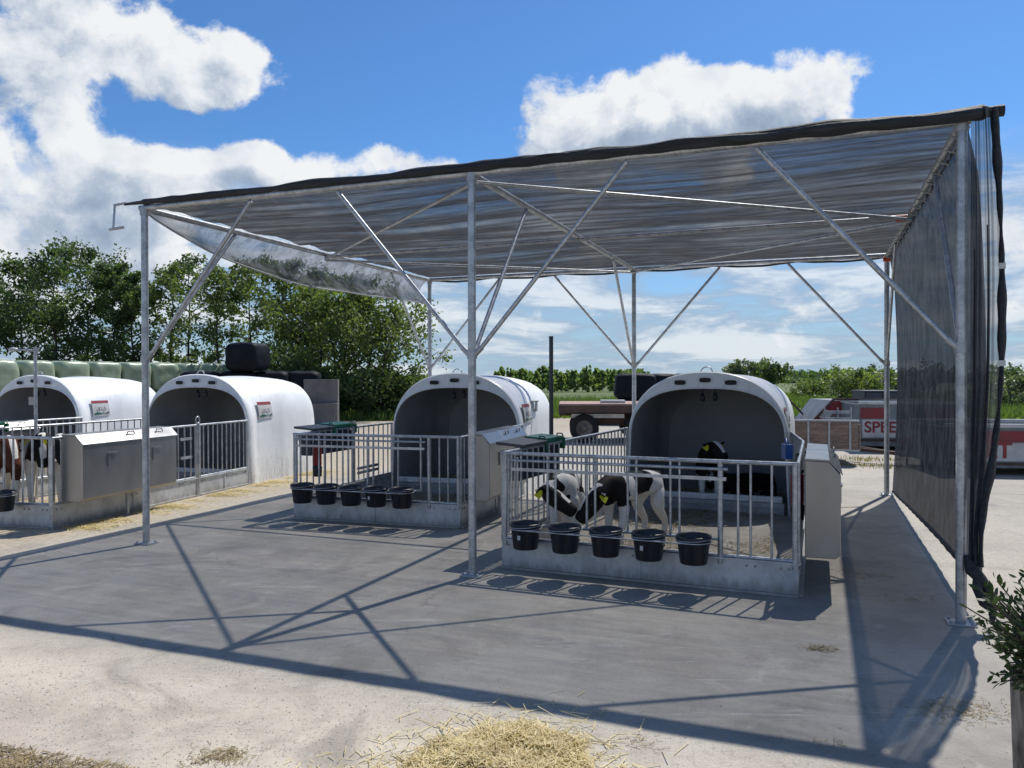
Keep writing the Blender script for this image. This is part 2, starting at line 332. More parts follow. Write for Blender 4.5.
# ------------------------------------------------------------------ mesh helpers
class MB:
    def __init__(s): s.v = []; s.f = []; s.sm = []
    def add(s, vs, fs, smooth=False):
        n = len(s.v); s.v += [tuple(p) for p in vs]; s.f += [tuple(i + n for i in f) for f in fs]; s.sm += [smooth] * len(fs)
    def box(s, x0, x1, y0, y1, z0, z1, fn=None):
        vs = [Vector((x, y, z)) for z in (z0, z1) for y in (y0, y1) for x in (x0, x1)]
        if fn: vs = [fn(p) for p in vs]
        s.add(vs, [(0, 2, 3, 1), (4, 5, 7, 6), (0, 1, 5, 4), (2, 6, 7, 3), (0, 4, 6, 2), (1, 3, 7, 5)])
    def beam(s, a, b, w, h, up=(0, 0, 1)):
        a, b = Vector(a), Vector(b); d = (b - a).normalized(); u = Vector(up)
        sd_ = d.cross(u).normalized() * w / 2; uu = sd_.normalized().cross(d).normalized() * h / 2
        vs = [p + i * sd_ + j * uu for p in (a, b) for i, j in ((-1, -1), (1, -1), (1, 1), (-1, 1))]
        s.add(vs, [(3, 2, 1, 0), (4, 5, 6, 7), (0, 1, 5, 4), (1, 2, 6, 5), (2, 3, 7, 6), (3, 0, 4, 7)])
    def tube(s, pts, r, n=10, caps=True, closed=False):
        pts = [Vector(p) for p in pts]; k = len(pts); rs = r if hasattr(r, '__len__') else [r] * k
        base = len(s.v); rings = []
        prev = None
        for i, p in enumerate(pts):
            if closed: d = pts[(i + 1) % k] - pts[i - 1]
            else: d = pts[min(i + 1, k - 1)] - pts[max(i - 1, 0)]
            d.normalize()
            if prev is None:
                a = d.orthogonal().normalized()
            else:
                a = (prev - d * prev.dot(d)).normalized()
            prev = a; b = d.cross(a)
            rings.append([p + (a * math.cos(2 * PI * j / n) + b * math.sin(2 * PI * j / n)) * rs[i] for j in range(n)])
        vs = [q for rg in rings for q in rg]; fs = []
        for i in range(k if closed else k - 1):
            i2 = (i + 1) % k
            for j in range(n): fs.append((i * n + j, i * n + (j + 1) % n, i2 * n + (j + 1) % n, i2 * n + j))
        s.add(vs, fs, True)
        if caps and not closed:
            s.add([*rings[0]], [tuple(reversed(range(n)))]); s.add([*rings[-1]], [tuple(range(n))])
    def lathe(s, prof, n=24, cx=0, cy=0, caps=False):
        vs = [(cx + r * math.cos(2 * PI * j / n), cy + r * math.sin(2 * PI * j / n), z) for r, z in prof for j in range(n)]
        fs = [(i * n + j, i * n + (j + 1) % n, (i + 1) * n + (j + 1) % n, (i + 1) * n + j) for i in range(len(prof) - 1) for j in range(n)]
        s.add(vs, fs, True)
        if caps:
            s.add(vs[:n], [tuple(reversed(range(n)))]); s.add(vs[-n:], [tuple(range(n))])
    def grid(s, fn, nu, nv, smooth=True):
        vs = [fn(i / nu, j / nv) for j in range(nv + 1) for i in range(nu + 1)]
        fs = [(j * (nu + 1) + i, j * (nu + 1) + i + 1, (j + 1) * (nu + 1) + i + 1, (j + 1) * (nu + 1) + i) for j in range(nv) for i in range(nu)]
        s.add(vs, fs, smooth)
    def build(s, name, mat, parent=None, bevel=0, loc=None, rz=None):
        me = bpy.data.meshes.new(name); me.from_pydata(s.v, [], s.f); me.update()
        me.polygons.foreach_set('use_smooth', s.sm)
        if mat is not None: me.materials.append(M[mat] if isinstance(mat, str) else mat)
        o = bpy.data.objects.new(name, me); COL.objects.link(o)
        if parent is not None: o.parent = parent
        if loc: o.location = loc
        if rz is not None: o.rotation_euler.z = rz
        if bevel:
            bm = bmesh.new(); bm.from_mesh(me)
            bmesh.ops.remove_doubles(bm, verts=bm.verts, dist=1e-5)
            es = [e for e in bm.edges if len(e.link_faces) == 2 and e.calc_face_angle(0) > .5]
            bmesh.ops.bevel(bm, geom=es, offset=bevel, segments=2, affect='EDGES', profile=.6)
            bm.to_mesh(me); bm.free()
        return o
def empty(name, loc=(0, 0, 0), rz=0):
    o = bpy.data.objects.new(name, None); COL.objects.link(o); o.location = loc; o.rotation_euler.z = rz; o.empty_display_size = .2
    return o
def tag(o, label, cat, group=None, kind=None):
    if label: o['label'] = label
    if cat: o['category'] = cat
    if group: o['group'] = group
    if kind: o['kind'] = kind
    return o
def copy_tree(o, parent=None):
    c = o.copy(); COL.objects.link(c); c.parent = parent
    for ch in [x for x in o.children]: copy_tree(ch, c)
    return c
def npmesh(name, verts, faces4, mat, tint=None, parent=None, loc=None, smooth=False):
    me = bpy.data.meshes.new(name); verts = np.asarray(verts, np.float32); f = np.asarray(faces4, np.int32); nf = len(f); k = f.shape[1]
    me.vertices.add(len(verts)); me.vertices.foreach_set('co', verts.ravel())
    me.loops.add(nf * k); me.loops.foreach_set('vertex_index', f.ravel())
    me.polygons.add(nf); me.polygons.foreach_set('loop_start', np.arange(nf, dtype=np.int32) * k)
    try: me.polygons.foreach_set('loop_total', np.full(nf, k, np.int32))
    except Exception: pass
    me.update(calc_edges=True)
    me.materials.append(M[mat])
    if tint is not None:
        a = me.attributes.new('tint', 'FLOAT', 'FACE'); a.data.foreach_set('value', np.asarray(tint, np.float32))
    o = bpy.data.objects.new(name, me); COL.objects.link(o)
    if parent is not None: o.parent = parent
    if loc: o.location = loc
    return o
def quads(centers, a, b):
    n = len(centers); v = np.empty((n, 4, 3)); v[:, 0] = centers - a - b; v[:, 1] = centers + a - b * .6; v[:, 2] = centers + a + b; v[:, 3] = centers - a * .6 + b
    return v.reshape(-1, 3), np.arange(n * 4).reshape(-1, 4)
def rand_dirs(rs, n):
    d = rs.normal(size=(n, 3)); return d / np.linalg.norm(d, axis=1)[:, None]

# ------------------------------------------------------------------ setting
def sheet(name, pts, z, mat):
    b = MB(); b.add([(x, y, z) for x, y in pts], [tuple(range(len(pts)))]); o = b.build(name, mat); o['kind'] = 'structure'; return o
sheet('ground', [(-4000, -300), (4000, -300), (4000, 5000), (-4000, 5000)], -.03, 'field')
rs0 = np.random.RandomState(3)
edge = []
for x in np.linspace(60, -60, 60):
    y = 31 + 1.1 * math.sin(x * .31) + .8 * math.sin(x * .83 + 1) + (0 if x < 12 else -(min(x, 24) - 12) * .45)
    edge.append((float(x), float(y)))
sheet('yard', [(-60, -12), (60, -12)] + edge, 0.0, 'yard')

# ------------------------------------------------------------------ shelter
SA = math.atan2(-.3642, .9314)
U = Vector((.9314, -.3642, 0)); V = Vector((.3642, .9314, 0))
PB = Vector((-.323, 6.35, 0)); BAY = 3.476; DEP = 5.985; HT = 3.26
def SP(a, d, z): return PB + U * a + V * d + Vector((0, 0, z))
sh = empty('shade_shelter', PB); sh.rotation_euler.z = SA
# local frame of the shelter: x along the front, y to the back
tag(sh, 'steel tube shade shelter with black net roof and one netted side', 'shelter')
for a in (-BAY, 0, BAY):
    for d in (0, DEP):
        b = MB(); b.tube([(a, d, .012), (a, d, HT + .02)], .033, 14)
        p = b.build('pole', 'galv', sh)
        b = MB(); b.box(a - .085, a + .085, d - .07, d + .07, .002, .012)
        for i, j in ((-1, -1), (1, -1), (1, 1), (-1, 1)): b.tube([(a + i * .065, d + j * .05, .010), (a + i * .065, d + j * .05, .028)], .011, 6)
        b.build('base_plate', 'galvdull', p)
        b = MB(); b.tube([(a, d, 1.76), (a, d, 1.83)], .041, 14); b.build('clamp', 'galvdull', p)
        b = MB(); b.tube([(a, d, HT - .07), (a, d, HT + .0)], .042, 14); b.build('clamp', 'galvdull', p)
def mk_tube(name, pa, pb, r=.02, m='galv'):
    b = MB(); b.tube([pa, pb], r, 10); return b.build(name, m, sh)
for d in (0, DEP):
    mk_tube('beam', (-BAY - .05, d, HT + .0), (BAY + .05, d, HT + .0), .03)
for a in (-BAY, 0, BAY): mk_tube('beam', (a, 0, HT - .01), (a, DEP, HT - .01), .03)
for a0, a1 in ((-BAY, 0), (0, BAY)):
    mk_tube('purlin', (a0, DEP / 2, HT - .045), (a1, DEP / 2, HT - .045), .021)
mk_tube('roof_tie', (0, .06, HT - .06), (BAY, DEP / 2, HT - .075), .017)
mk_tube('roof_tie', (0, DEP - .06, HT - .06), (BAY, DEP / 2, HT - .085), .017)
mk_tube('roof_tie', (0, .06, HT - .06), (-BAY, DEP / 2, HT - .075), .017)
mk_tube('roof_tie', (0, DEP - .06, HT - .06), (-BAY, DEP / 2, HT - .085), .017)
for a, d in ((BAY - .09, DEP / 2), (BAY, DEP - .04)):
    b = MB(); b.tube([(a - .05, d, HT - .055), (a + .05, d, HT - .055)], .034, 10); b.build('tube_coupler', 'orange', sh)
BO = 1.27; BZ = 1.8
def brace(a, d, da, dd):
    L = (a + da * .04, d + dd * .04, BZ); T = (a + da * BO, d + dd * BO, HT - .04)
    b = MB(); b.tube([L, T], .019, 10)
    dv = (Vector(T) - Vector(L)).normalized()
    o = b.build('brace', 'galv', sh)
    b = MB(); b.tube([(L[0] - da * .03, L[1] - dd * .03, BZ - .02), Vector(L) + dv * .07], .024, 8); b.build('clamp', 'galvdull', o)
brace(-BAY, 0, 1, 0); brace(-BAY, 0, 0, 1); brace(0, 0, -1, 0); brace(0, 0, 1, 0); brace(0, 0, 0, 1); brace(BAY, 0, -1, 0); brace(BAY, 0, 0, 1)
brace(-BAY, DEP, 1, 0); brace(-BAY, DEP, 0, -1); brace(0, DEP, -1, 0); brace(0, DEP, 1, 0); brace(0, DEP, 0, -1); brace(BAY, DEP, -1, 0); brace(BAY, DEP, 0, -1)
# roof net
def roof(u, v):
    a = -BAY - .02 + u * (2 * BAY + .04); d = -.02 + v * (DEP + .06)
    k = abs(a) / BAY; q = d / DEP
    sag = -.045 * math.sin(PI * min(1, k)) ** 2 * abs(math.sin(2 * PI * q))
    z = HT + .042 + sag
    z += .034 * noise.noise(Vector((a * .30 + d * .15, d * 3.4, 1.3))) * (1.3 - .6 * min(1, max(0, (a + .6) / 1.2))) * math.sin(PI * min(max(q, 0), 1)) ** .5
    z += .012 * noise.noise(Vector((a * .9, d * 9, 4)))
    return (a, d, z)
b = MB(); b.grid(roof, 110, 150); b.build('roof_net', 'roofnet', sh)
# rolled net along the front beam
pts = []; rr = []
for i in range(180):
    q = i / 179; a = -BAY - .22 + q * (2 * BAY + .22 + .23)
    n1 = noise.noise(Vector((a * 1.7, 0, 5))); n2 = noise.noise(Vector((a * 5, 3, 5)))
    pts.append((a, -.03 + .015 * n2, HT + .050 + .012 * n1 - .022 * q))
    rr.append((.026 + .024 * q + .016 * n1 + .012 * n2) * (1 if .03 < q < .985 else .6))
b = MB(); b.tube(pts, rr, 12); b.build('rolled_net', 'rollnet', sh)
pts = []; rr = []
for i in range(70):
    q = i / 69; a = .4 + q * (BAY - .30)
    pts.append((a, -.06, HT + .015 + .035 * (1 - q) + .02 * noise.noise(Vector((a * 2, 1, 9))))); rr.append(.012 + .03 * q + .008 * noise.noise(Vector((a * 4, 1, 2))))
b = MB(); b.tube(pts, rr, 10); b.build('rolled_net', 'rollnet', sh)
# back hem
pts = [(-BAY + 2 * BAY * i / 60, DEP + .05, HT - .01 - .035 * abs(math.sin(i * PI / 60 * 6)) + .01 * noise.noise(Vector((i * .4, 0, 0)))) for i in range(61)]
b = MB(); b.tube(pts, .016, 6); b.build('net_hem', 'rollnet', sh)
# crank at the left end of the roll
b = MB(); b.tube([(-BAY - .2, -.03, HT + .06), (-BAY - .36, -.03, HT + .05)], .012, 8); b.tube([(-BAY - .35, -.03, HT + .055), (-BAY - .35, -.05, HT - .19)], .011, 8)
b.tube([(-BAY - .40, -.05, HT - .19), (-BAY - .22, -.05, HT - .18)], .014, 8); b.build('crank_handle', 'galv', sh)
# curtain sagging below the left beam
def curt(u, v):
    d = .05 + u * (DEP - .1)
    depth = (.50 * math.sin(min(1, u * 1.9) * PI / 2) ** .8) * (1 - .28 * u) + .02
    bul = math.sin(v * PI)
    x = -BAY - .02 - .16 * bul * min(1, u * 5) + .030 * noise.noise(Vector((d * 1.3 + v * 2.2, v * 1.0, 2))) * min(1, v * 4) + .006 * noise.noise(Vector((d * 6 + v * 3, v * 2, 2)))
    return (x, d, HT - .02 - depth * v)
b = MB(); b.grid(curt, 80, 16); b.build('side_curtain', 'curtain', sh)
b = MB(); b.tube([curt(i / 60, 1) for i in range(61)], .010, 6); b.build('net_hem', 'galvdull', sh)
# netted right side
def wall(u, v):
    d = DEP + .03 - u * (DEP + .02)
    zb = .05 + .22 * u + .02 * math.sin(u * 3.1)
    z = HT + .04 + (zb - HT - .04) * v
    x = BAY + .05 + (-.03 + .05 * min(1, v * 8)) + .05 * math.sin(v * PI) + .05 * noise.noise(Vector((d * 1.3, z * .3, 8))) * min(1, v * 3) * (1 - .7 * v) + .012 * noise.noise(Vector((d * 6, z * .5, 1))) * (1 - v)
    x += .05 * v * u
    return (x, d, z)
b = MB(); b.grid(wall, 110, 50); b.build('side_net', 'sidenet', sh)
b = MB(); b.tube([wall(i / 60, 1) for i in range(60)], [.012 + .012 * (i / 60) + .003 * math.sin(i * 1.9) for i in range(60)], 7); b.build('net_hem', 'rollnet', sh)
b = MB(); b.tube([(BAY + .045, .05 + (DEP - .1) * i / 30, HT - .03) for i in range(31)], .012, 6)
for i in range(18):
    d = .2 + i * (DEP - .4) / 17; b.tube([(BAY - .03, d, HT - .045), (BAY + .05, d, HT - .075)], .008, 6)
b.build('net_rail', 'galvdull', sh)
# front flap hanging past the corner pole, gathered in a knot
KX, KY, KZ = BAY + .07, -.08, .32
def flap(u, v):
    zt = HT + .035; z = zt + (KZ + .08 - zt) * v
    wd = .15 * (1 - max(0, (v - .55) / .45) ** 1.6 * .9) * (.75 + .35 * math.sin(min(1, v * 2.2) * PI / 2))
    xs = BAY + .045 + u * wd; ys = -.02 - u * .10 * (1 - .4 * v)
    fold = .022 * math.sin(u * 15 + v * 1.5) + .012 * math.sin(u * 31 + 2 + v * 3)
    q = max(0, (v - .8) / .2)
    p = Vector((xs + fold * .3, ys + fold, z)).lerp(Vector((KX + (u - .5) * .07, KY + fold * .6, z)), q * .9)
    return p
b = MB(); b.grid(flap, 60, 60); b.build('net_flap', 'flapnet', sh)
b = MB()
ep = [Vector(flap(1, i / 50)) for i in range(51)]
# broad folded edge band
vs = []; fs = []
for i, p in enumerate(ep):
    w = .020 + .008 * math.sin(i * .35) + .004 * math.sin(i * 1.3)
    vs += [p + Vector((-w, .01, 0)), p + Vector((0, -.022, 0)), p + Vector((w * .8, 0, 0)), p + Vector((0, .022, 0))]
for i in range(50):
    for j in range(4): fs.append((i * 4 + j, i * 4 + (j + 1) % 4, i * 4 + 4 + (j + 1) % 4, i * 4 + 4 + j))
b.add(vs, fs, True)
b.tube([flap(.55, .25 + .75 * i / 40) for i in range(41)], [.004 + .010 * (i / 40) for i in range(41)], 7)
b.tube([flap(.12, .3 + .7 * i / 40) for i in range(41)], [.003 + .010 * (i / 40) for i in range(41)], 7)
b.build('net_hem', 'rollnet', sh)
b = MB()
k = [Vector((KX - .03, KY + .05, KZ + .13)), Vector((KX - .02, KY, KZ + .05)), Vector((KX + .03, KY - .02, KZ)), Vector((KX + .06, KY - .03, KZ - .05)), Vector((KX + .08, KY - .04, KZ - .12)), Vector((KX + .085, KY - .05, KZ - .20)), Vector((KX + .08, KY - .06, KZ - .27))]
b.tube(k, [.035, .045, .032, .028, .03, .024, .01], 9)
b.tube([k[1] + Vector((.03, .02, .02)), k[2] + Vector((-.03, -.03, -.05)), k[3] + Vector((-.02, 0, -.1)), k[4] + Vector((-.02, 0, -.06))], [.02, .03, .028, .01], 7)
b.build('net_knot', 'rollnet', sh)
b = MB()
for vv in (.345, .555): 
    b = MB(); p = Vector(flap(1, vv)); b.box(p.x - .022, p.x + .014, p.y - .026, p.y - .022, p.z - .018, p.z + .018); b.build('fixing_tape', 'whitepaint', sh)

# ------------------------------------------------------------------ hutches
def outline(hw, zb, h, n, base, k=28):
    """arch outline from right foot over the top to left foot (x, z)"""
    pts = [(base, 0.0), (base * .5 + hw * .5, zb * .5)]
    for i in range(k + 1):
        t = PI * i / k; c, s_ = math.cos(t), math.sin(t)
        pts.append((hw * math.copysign(abs(c) ** (2 / n), c), zb + (h - zb) * s_ ** (2 / n)))
    pts += [(-base * .5 - hw * .5, zb * .5), (-base, 0.0)]
    return pts
HW = .945; HB = .985; HH = 1.665; HL = 2.04
def make_hutch(loc, rz, label):
    root = empty('calf_hutch', loc, rz); tag(root, label, 'calf hutch', 'white calf hutches')
    secs = [(0, 1, 1, 2.28), (.025, 1.012, 1.008, 2.28), (.12, 1.01, 1.004, 2.3), (.19, .975, .98, 2.45), (.28, .968, .972, 2.6), (.55, .975, .975, 2.8), (.80, .978, .976, 2.9), (.86, .99, .988, 2.9), (1.0, .998, .992, 3.0), (1.35, .992, .982, 3.0), (1.70, .98, .966, 3.1), (1.86, .97, .95, 3.1), (1.95, .95, .925, 3.0), (2.01, .92, .885, 2.9), (HL, .86, .83, 2.7)]
    b = MB(); P = []
    for s_, w, h, en in secs:
        wb = max(w, .95 if s_ > 1.6 else w)
        P.append([(x * (w + (wb - w) * (1 - min(1, z / 1.0))), s_ if z > .3 else max(min(s_, HL), s_ + .02), z * (h if z > .85 else h + (1 - h) * (1 - z / .85))) for x, z in outline(HW, .82, HH, en, HB)])
    n = len(P[0]); vs = [p for ring in P for p in ring]
    fs = [(i * n + j, i * n + j + 1, (i + 1) * n + j + 1, (i + 1) * n + j) for i in range(len(P) - 1) for j in range(n - 1)]
    b.add(vs, fs, True); b.add(P[-1], [tuple(range(n))])
    # front face between outline and opening
    op = outline(.922, .80, 1.482, 2.75, .958); oo = P[0]
    fr = [(x, -.012, z) for x, z in op]
    b.add([*oo, *fr], [(j, n + j, n + j + 1, j + 1) for j in range(n - 1)], True)
    shell = b.build('shell', 'shell', root)
    b = MB(); b.tube([(x, -.014, z) for x, z in op], .013, 8); b.build('opening_rim', 'shell', root)
    # liner
    b = MB(); L = [[(x, -.006, z) for x, z in op]]
    for s_, w, h, en in ((.06, .972, .915, 2.6), (.2, .955, .94, 2.6), (.8, .955, .95, 2.8), (1.4, .95, .945, 2.9), (1.72, .93, .92, 2.9), (1.83, .86, .84, 2.7)):
        L.append([(x * w, s_, z * h) for x, z in outline(HW, .82, HH, en, HB)])
    vs = [p for ring in L for p in ring]
    b.add(vs, [(i * n + j, (i + 1) * n + j, (i + 1) * n + j + 1, i * n + j + 1) for i in range(len(L) - 1) for j in range(n - 1)], True)
    b.add(L[-1], [tuple(reversed(range(n)))]); b.build('liner', 'liner', root)
    for x in (-.30, 0, .30):
        z = 1.575 - abs(x) * .10; pr = []
        b = MB()
        for k in range(20):
            t = 2 * PI * k / 20; cx = .075 * math.copysign(abs(math.cos(t)) ** .5, math.cos(t)); cz = .034 * math.copysign(abs(math.sin(t)) ** .7, math.sin(t))
            pr.append((x + cx, -.016, z + cz - x * math.copysign(1, x) * 0))
        b.add(pr, [tuple(range(20))]); b.add([(p[0], -.004, p[2]) for p in pr] + pr, [(k, (k + 1) % 20, 20 + (k + 1) % 20, 20 + k) for k in range(20)])
        v = b.build('vent', 'ventdark', root)
        b = MB(); b.tube([(p[0], -.018, p[2]) for p in pr], .006, 6, closed=True); b.build('vent_rim', 'shell', v)
    b = MB(); b.box(-.88, .88, -.02, .05, .14, .21); b.build('threshold', 'shell', root, .012)
    b = MB(); b.box(-.90, .90, -.004, .03, .0, .135); b.box(-.90, .90, -.03, -.004, .085, .11); b.build('base_frame', 'galvdull', root)
    for x, zz in ((-.05, 1.36), (.10, 1.37)):
        b = MB(); b.tube([(x, .10, 1.46), (x, .10, zz + .06)], .006, 6); b.lathe([(.002, zz - .05), (.028, zz - .04), (.032, zz), (.018, zz + .05), (.004, zz + .06)], 12, x, .10)
        b.build('hanging_teat', 'rubber', root)
    b = MB(); pts = [(.0 + .07 * math.cos(t), .10, HH - .0 + .07 * math.sin(t)) for t in [PI * i / 10 for i in range(11)]]
    b.tube(pts, .007, 6); b.tube([(-.12, .1, HH + .005), (.12, .1, HH + .005)], .009, 6); b.build('lifting_ring', 'galv', root)
    # label on the right side
    def surf(s_, z):
        t = z; x = HW * .976 * (1 - max(0, (t - .82) / (HH * .975 - .82)) ** 2.75) ** (1 / 2.75) if t > .82 else HW * .98
        return x + .010
    def patch(name, s0, s1, z0, z1, mat, parent, off=0):
        b = MB(); b.grid(lambda u, v: (surf(0, z0 + (z1 - z0) * v) + off, s0 + (s1 - s0) * u, z0 + (z1 - z0) * v), 2, 6); return b.build(name, mat, parent)
    lb = patch('label', .30, .66, .98, 1.24, 'whitepaint', root)
    patch('label_band', .30, .66, 1.195, 1.24, 'redpaint', lb, .003)
    b = MB(); b.grid(lambda u, v: (surf(0, 1.0) + .004, .32 + .32 * u, .98 + .02 + .02 * u + .035 * v * (.6 + .4 * math.sin(u * 7))), 10, 1); b.build('label_band', 'green', lb)
    tx = bpy.data.curves.new('lettering', 'FONT'); tx.body = 'XL 5'; tx.size = .09; tx.extrude = .001; tx.align_x = 'CENTER'
    to = bpy.data.objects.new('lettering', tx); COL.objects.link(to); tm = bpy.data.meshes.new_from_object(to); bpy.data.objects.remove(to)
    tm.materials.append(M['darkgrey']); to = bpy.data.objects.new('lettering', tm); COL.objects.link(to); to.parent = lb
    to.location = (surf(0, 1.07) + .016, .48, 1.07); to.rotation_euler = (R(90), 0, R(90)); to.rotation_euler.rotate_axis('X', R(-8))
    return root
def place_hutch(fr, ang, label, width=1.93):
    """fr = front right foot, ang = heading of the front edge (deg, negative = turned)"""
    a = R(ang); c = Vector((fr[0] - math.cos(a) * width / 2, fr[1] - math.sin(a) * width / 2, 0))
    return c, a
HU = {}
for key, fr, ang, lab in (('R', (3.22, 9.08), -23, 'white arched calf hutch of the right pen, shading a black calf inside'),
                          ('M', (.13, 10.6), -17, 'white arched calf hutch of the middle pen without calves, near the dark standing post'),
                          ('L2', (-3.996, 11.94), -16.9, 'white sunlit calf hutch in front of the black wrapped bales'),
                          ('L1', (-7.09, 12.88), -16.9, 'white sunlit calf hutch at the far left behind the lamp post')):
    c, a = place_hutch(fr, ang, lab); HU[key] = make_hutch(c, a, lab); HU[key]['_'] = 1; del HU[key]['_']
b = MB(); b.box(.84, .96, .80, .92, 1.26, 1.275); b.box(.925, .945, .82, .90, 1.12, 1.26); b.build('bracket', 'galvdull', HU['M'])
b = MB(); b.box(-.38, -.22, .22, .228, 1.16, 1.30); b.build('note_sheet', 'whitepaint', HU['L1'])

# ------------------------------------------------------------------ pens
RZ = .97
def fence_run(root, p0, p1, bars=None, step=.13, z0=.25, top=RZ, r=.0095, board=.245, name='side_panel', endposts=True, rail_r=.0155):
    p0 = Vector((*p0, 0)); p1 = Vector((*p1, 0)); L = (p1 - p0).length; d = (p1 - p0) / L
    def at(s_, z): return p0 + d * s_ + Vector((0, 0, z))
    b = MB(); b.tube([at(0, top), at(L, top)], rail_r, 8); b.tube([at(0, z0 + .012), at(L, z0 + .012)], .013, 8)
    if bars is None: 
        n = max(1, round(L / step)); bars = [L * i / n for i in range(1, n)]
    for s_ in bars: b.tube([at(s_, z0), at(s_, top)], r, 7, False)
    if endposts:
        for s_ in (.02, L - .02): b.tube([at(s_, z0 - .02), at(s_, top)], .017, 9)
    o = b.build(name, 'galv', root)
    if board:
        nrm = d.cross(Vector((0, 0, 1)))
        k = MB(); k.beam(at(0, board / 2 + .006), at(L, board / 2 + .006), .006, board - .012)
        k.beam(at(0, .012) + nrm * .012, at(L, .012) + nrm * .012, .05, .018)
        k.beam(at(0, board) + nrm * .004, at(L, board) + nrm * .004, .035, .012)
        k.beam(at(L / 2, .02) + nrm * .006, at(L / 2, board - .01) + nrm * .006, .012, .03, up=d)
        kb = k.build('kick_board', 'kick', root)
        k = MB()
        for s_ in (.06, .12, L * .5 - .05, L * .5 + .05, L - .36, L - .30, L - .12, L - .06): k.tube([at(s_, board - .045) + nrm * .002, at(s_, board - .045) + nrm * .012], .009, 6)
        k.build('bolt', 'bolt', kb)
    return o
def bucket_proto():
    b = MB()
    prof = [(.0, .004), (.095, .004), (.1, .01), (.122, .185), (.132, .19), (.134, .2), (.128, .215), (.121, .213), (.114, .19), (.092, .02), (0, .016)]
    b.lathe(prof, 28); root = b.build('feed_bucket', 'rubber')
    b = MB(); b.lathe([(0, .13), (.108, .13)], 20); b.build('feed', 'soil', root)
    b = MB(); pts = [(.132 * math.cos(t), .132 * math.sin(t) , .2 - .02 * math.sin(t * .5)) for t in [PI + PI * i / 14 for i in range(15)]]
    b.tube(pts, .003, 6); b.build('bail_wire', 'galv', root)
    b = MB(); b.box(-.012, .012, -.1185, -.113, .09, .125); b.build('sticker', 'whitepaint', root)
    return root
BUCK = [bucket_proto(), 0]
def place_bucket(loc, rz, label, group):
    o = BUCK[0] if BUCK[1] == 0 else copy_tree(BUCK[0]); BUCK[1] += 1
    if BUCK[1] not in (1, 4, 9):
        for ch in list(o.children):
            if ch.name.startswith('sticker'): bpy.data.objects.remove(ch)
    o.location = loc; o.rotation_euler.z = rz; tag(o, label, 'bucket', group); return o

def front_panel(root, F0, F1, centers, label_pen, gapw=.235, thick=None, extra=()):
    """front run from F0 (left) to F1 (right): five head openings over bucket rings"""
    p0 = Vector((*F0, 0)); p1 = Vector((*F1, 0)); L = (p1 - p0).length; d = (p1 - p0) / L; nrm = Vector((d.y, -d.x, 0))
    ang = math.atan2(d.y, d.x)
    def at(s_, z, o=0): return p0 + d * s_ + nrm * o + Vector((0, 0, z))
    pitch = centers[1] - centers[0]
    fb = centers[0] - pitch / 2; fe = centers[-1] + pitch / 2
    bars = []
    x = fb - .13
    while x > .04: bars.append(x); x -= .11
    fence_run(root, F0, F1, bars=bars + list(extra), name='front_panel')
    b = MB()
    for s_ in (fb, *[c + pitch / 2 for c in centers]):
        if s_ in (fb,): b.tube([at(s_ - .02, .38), at(s_ - .02, RZ)], .009, 8); b.tube([at(s_ + .035, .38), at(s_ + .035, RZ - .03)], .008, 8)
        elif abs(s_ - fe) < .01: b.tube([at(s_, .38), at(s_, RZ)], .011, 8)
        else:
            for q in (-.035, .035): b.tube([at(s_ + q, .38), at(s_ + q, RZ)], .0095, 8)
    b.tube([at(fb - .02, .38), at(fe, .38)], .012, 8)
    b.tube([at(fb - .03, RZ - .055, .02), at(fe + .06, RZ - .055, .02)], .011, 8)
    b.beam(at(fb - .01, RZ - .13, .022), at(fe + .05, RZ - .13, .022), .018, .024)
    b.build('feed_barrier', 'galv', root)
    for px_, r_ in ((thick or fe + .09, .021), (.03, .02), (L - .02, .02)):
        b = MB(); b.tube([at(px_, .2), at(px_, RZ + .005)], r_, 10); b.build('post', 'galv', root)
    # bucket rings: a wire running in front of every bucket
    b = MB()
    for c in centers:
        ring = [at(c, .385, .155) + (d * math.cos(t) + nrm * math.sin(t)) * .128 for t in [2 * PI * i / 22 for i in range(22)]]
        b.tube(ring, .005, 6, closed=True); b.tube([at(c - .1, .385, .0), at(c - .1, .385, .08)], .006, 6); b.tube([at(c + .1, .385, .0), at(c + .1, .385, .08)], .006, 6)
    b.tube([at(centers[0], .385, .285), at(centers[-1], .385, .285)], .005, 6)
    b.build('bucket_ring', 'galv', root)
    words = ['leftmost', 'second from left', 'middle', 'second from right', 'rightmost']
    for i, c in enumerate(centers):
        place_bucket(at(c, .215, .155), ang + random.uniform(-.3, .3), f'black feed bucket, {words[i]} of the five on the {label_pen} pen front', f'black feed buckets on the {label_pen} pen')
    return at, L

# right pen
RFL = (-.085, 6.62); RFR = (2.08, 5.70)
pen = empty('calf_pen', (0, 0, 0)); tag(pen, 'galvanised bar pen on the right with two spotted calves at its buckets', 'pen')
pR = pen
front_panel(pen, RFL, RFR, [.275 + .338 * i for i in range(5)], 'right', extra=[1.93, 2.02, 2.17, 2.30][:3], thick=1.80)
HR = lambda x, y: tuple((HU['R'].location + Matrix.Rotation(HU['R'].rotation_euler.z, 3, 'Z') @ Vector((x, y, 0)))[:2])
hl = HR(-.97, .03); hr = HR(.97, .03)
fence_run(pen, RFL, hl)
fence_run(pen, RFR, (2.86, 7.70))
fence_run(pen, (2.86, 7.70), hr, step=.055, r=.013)
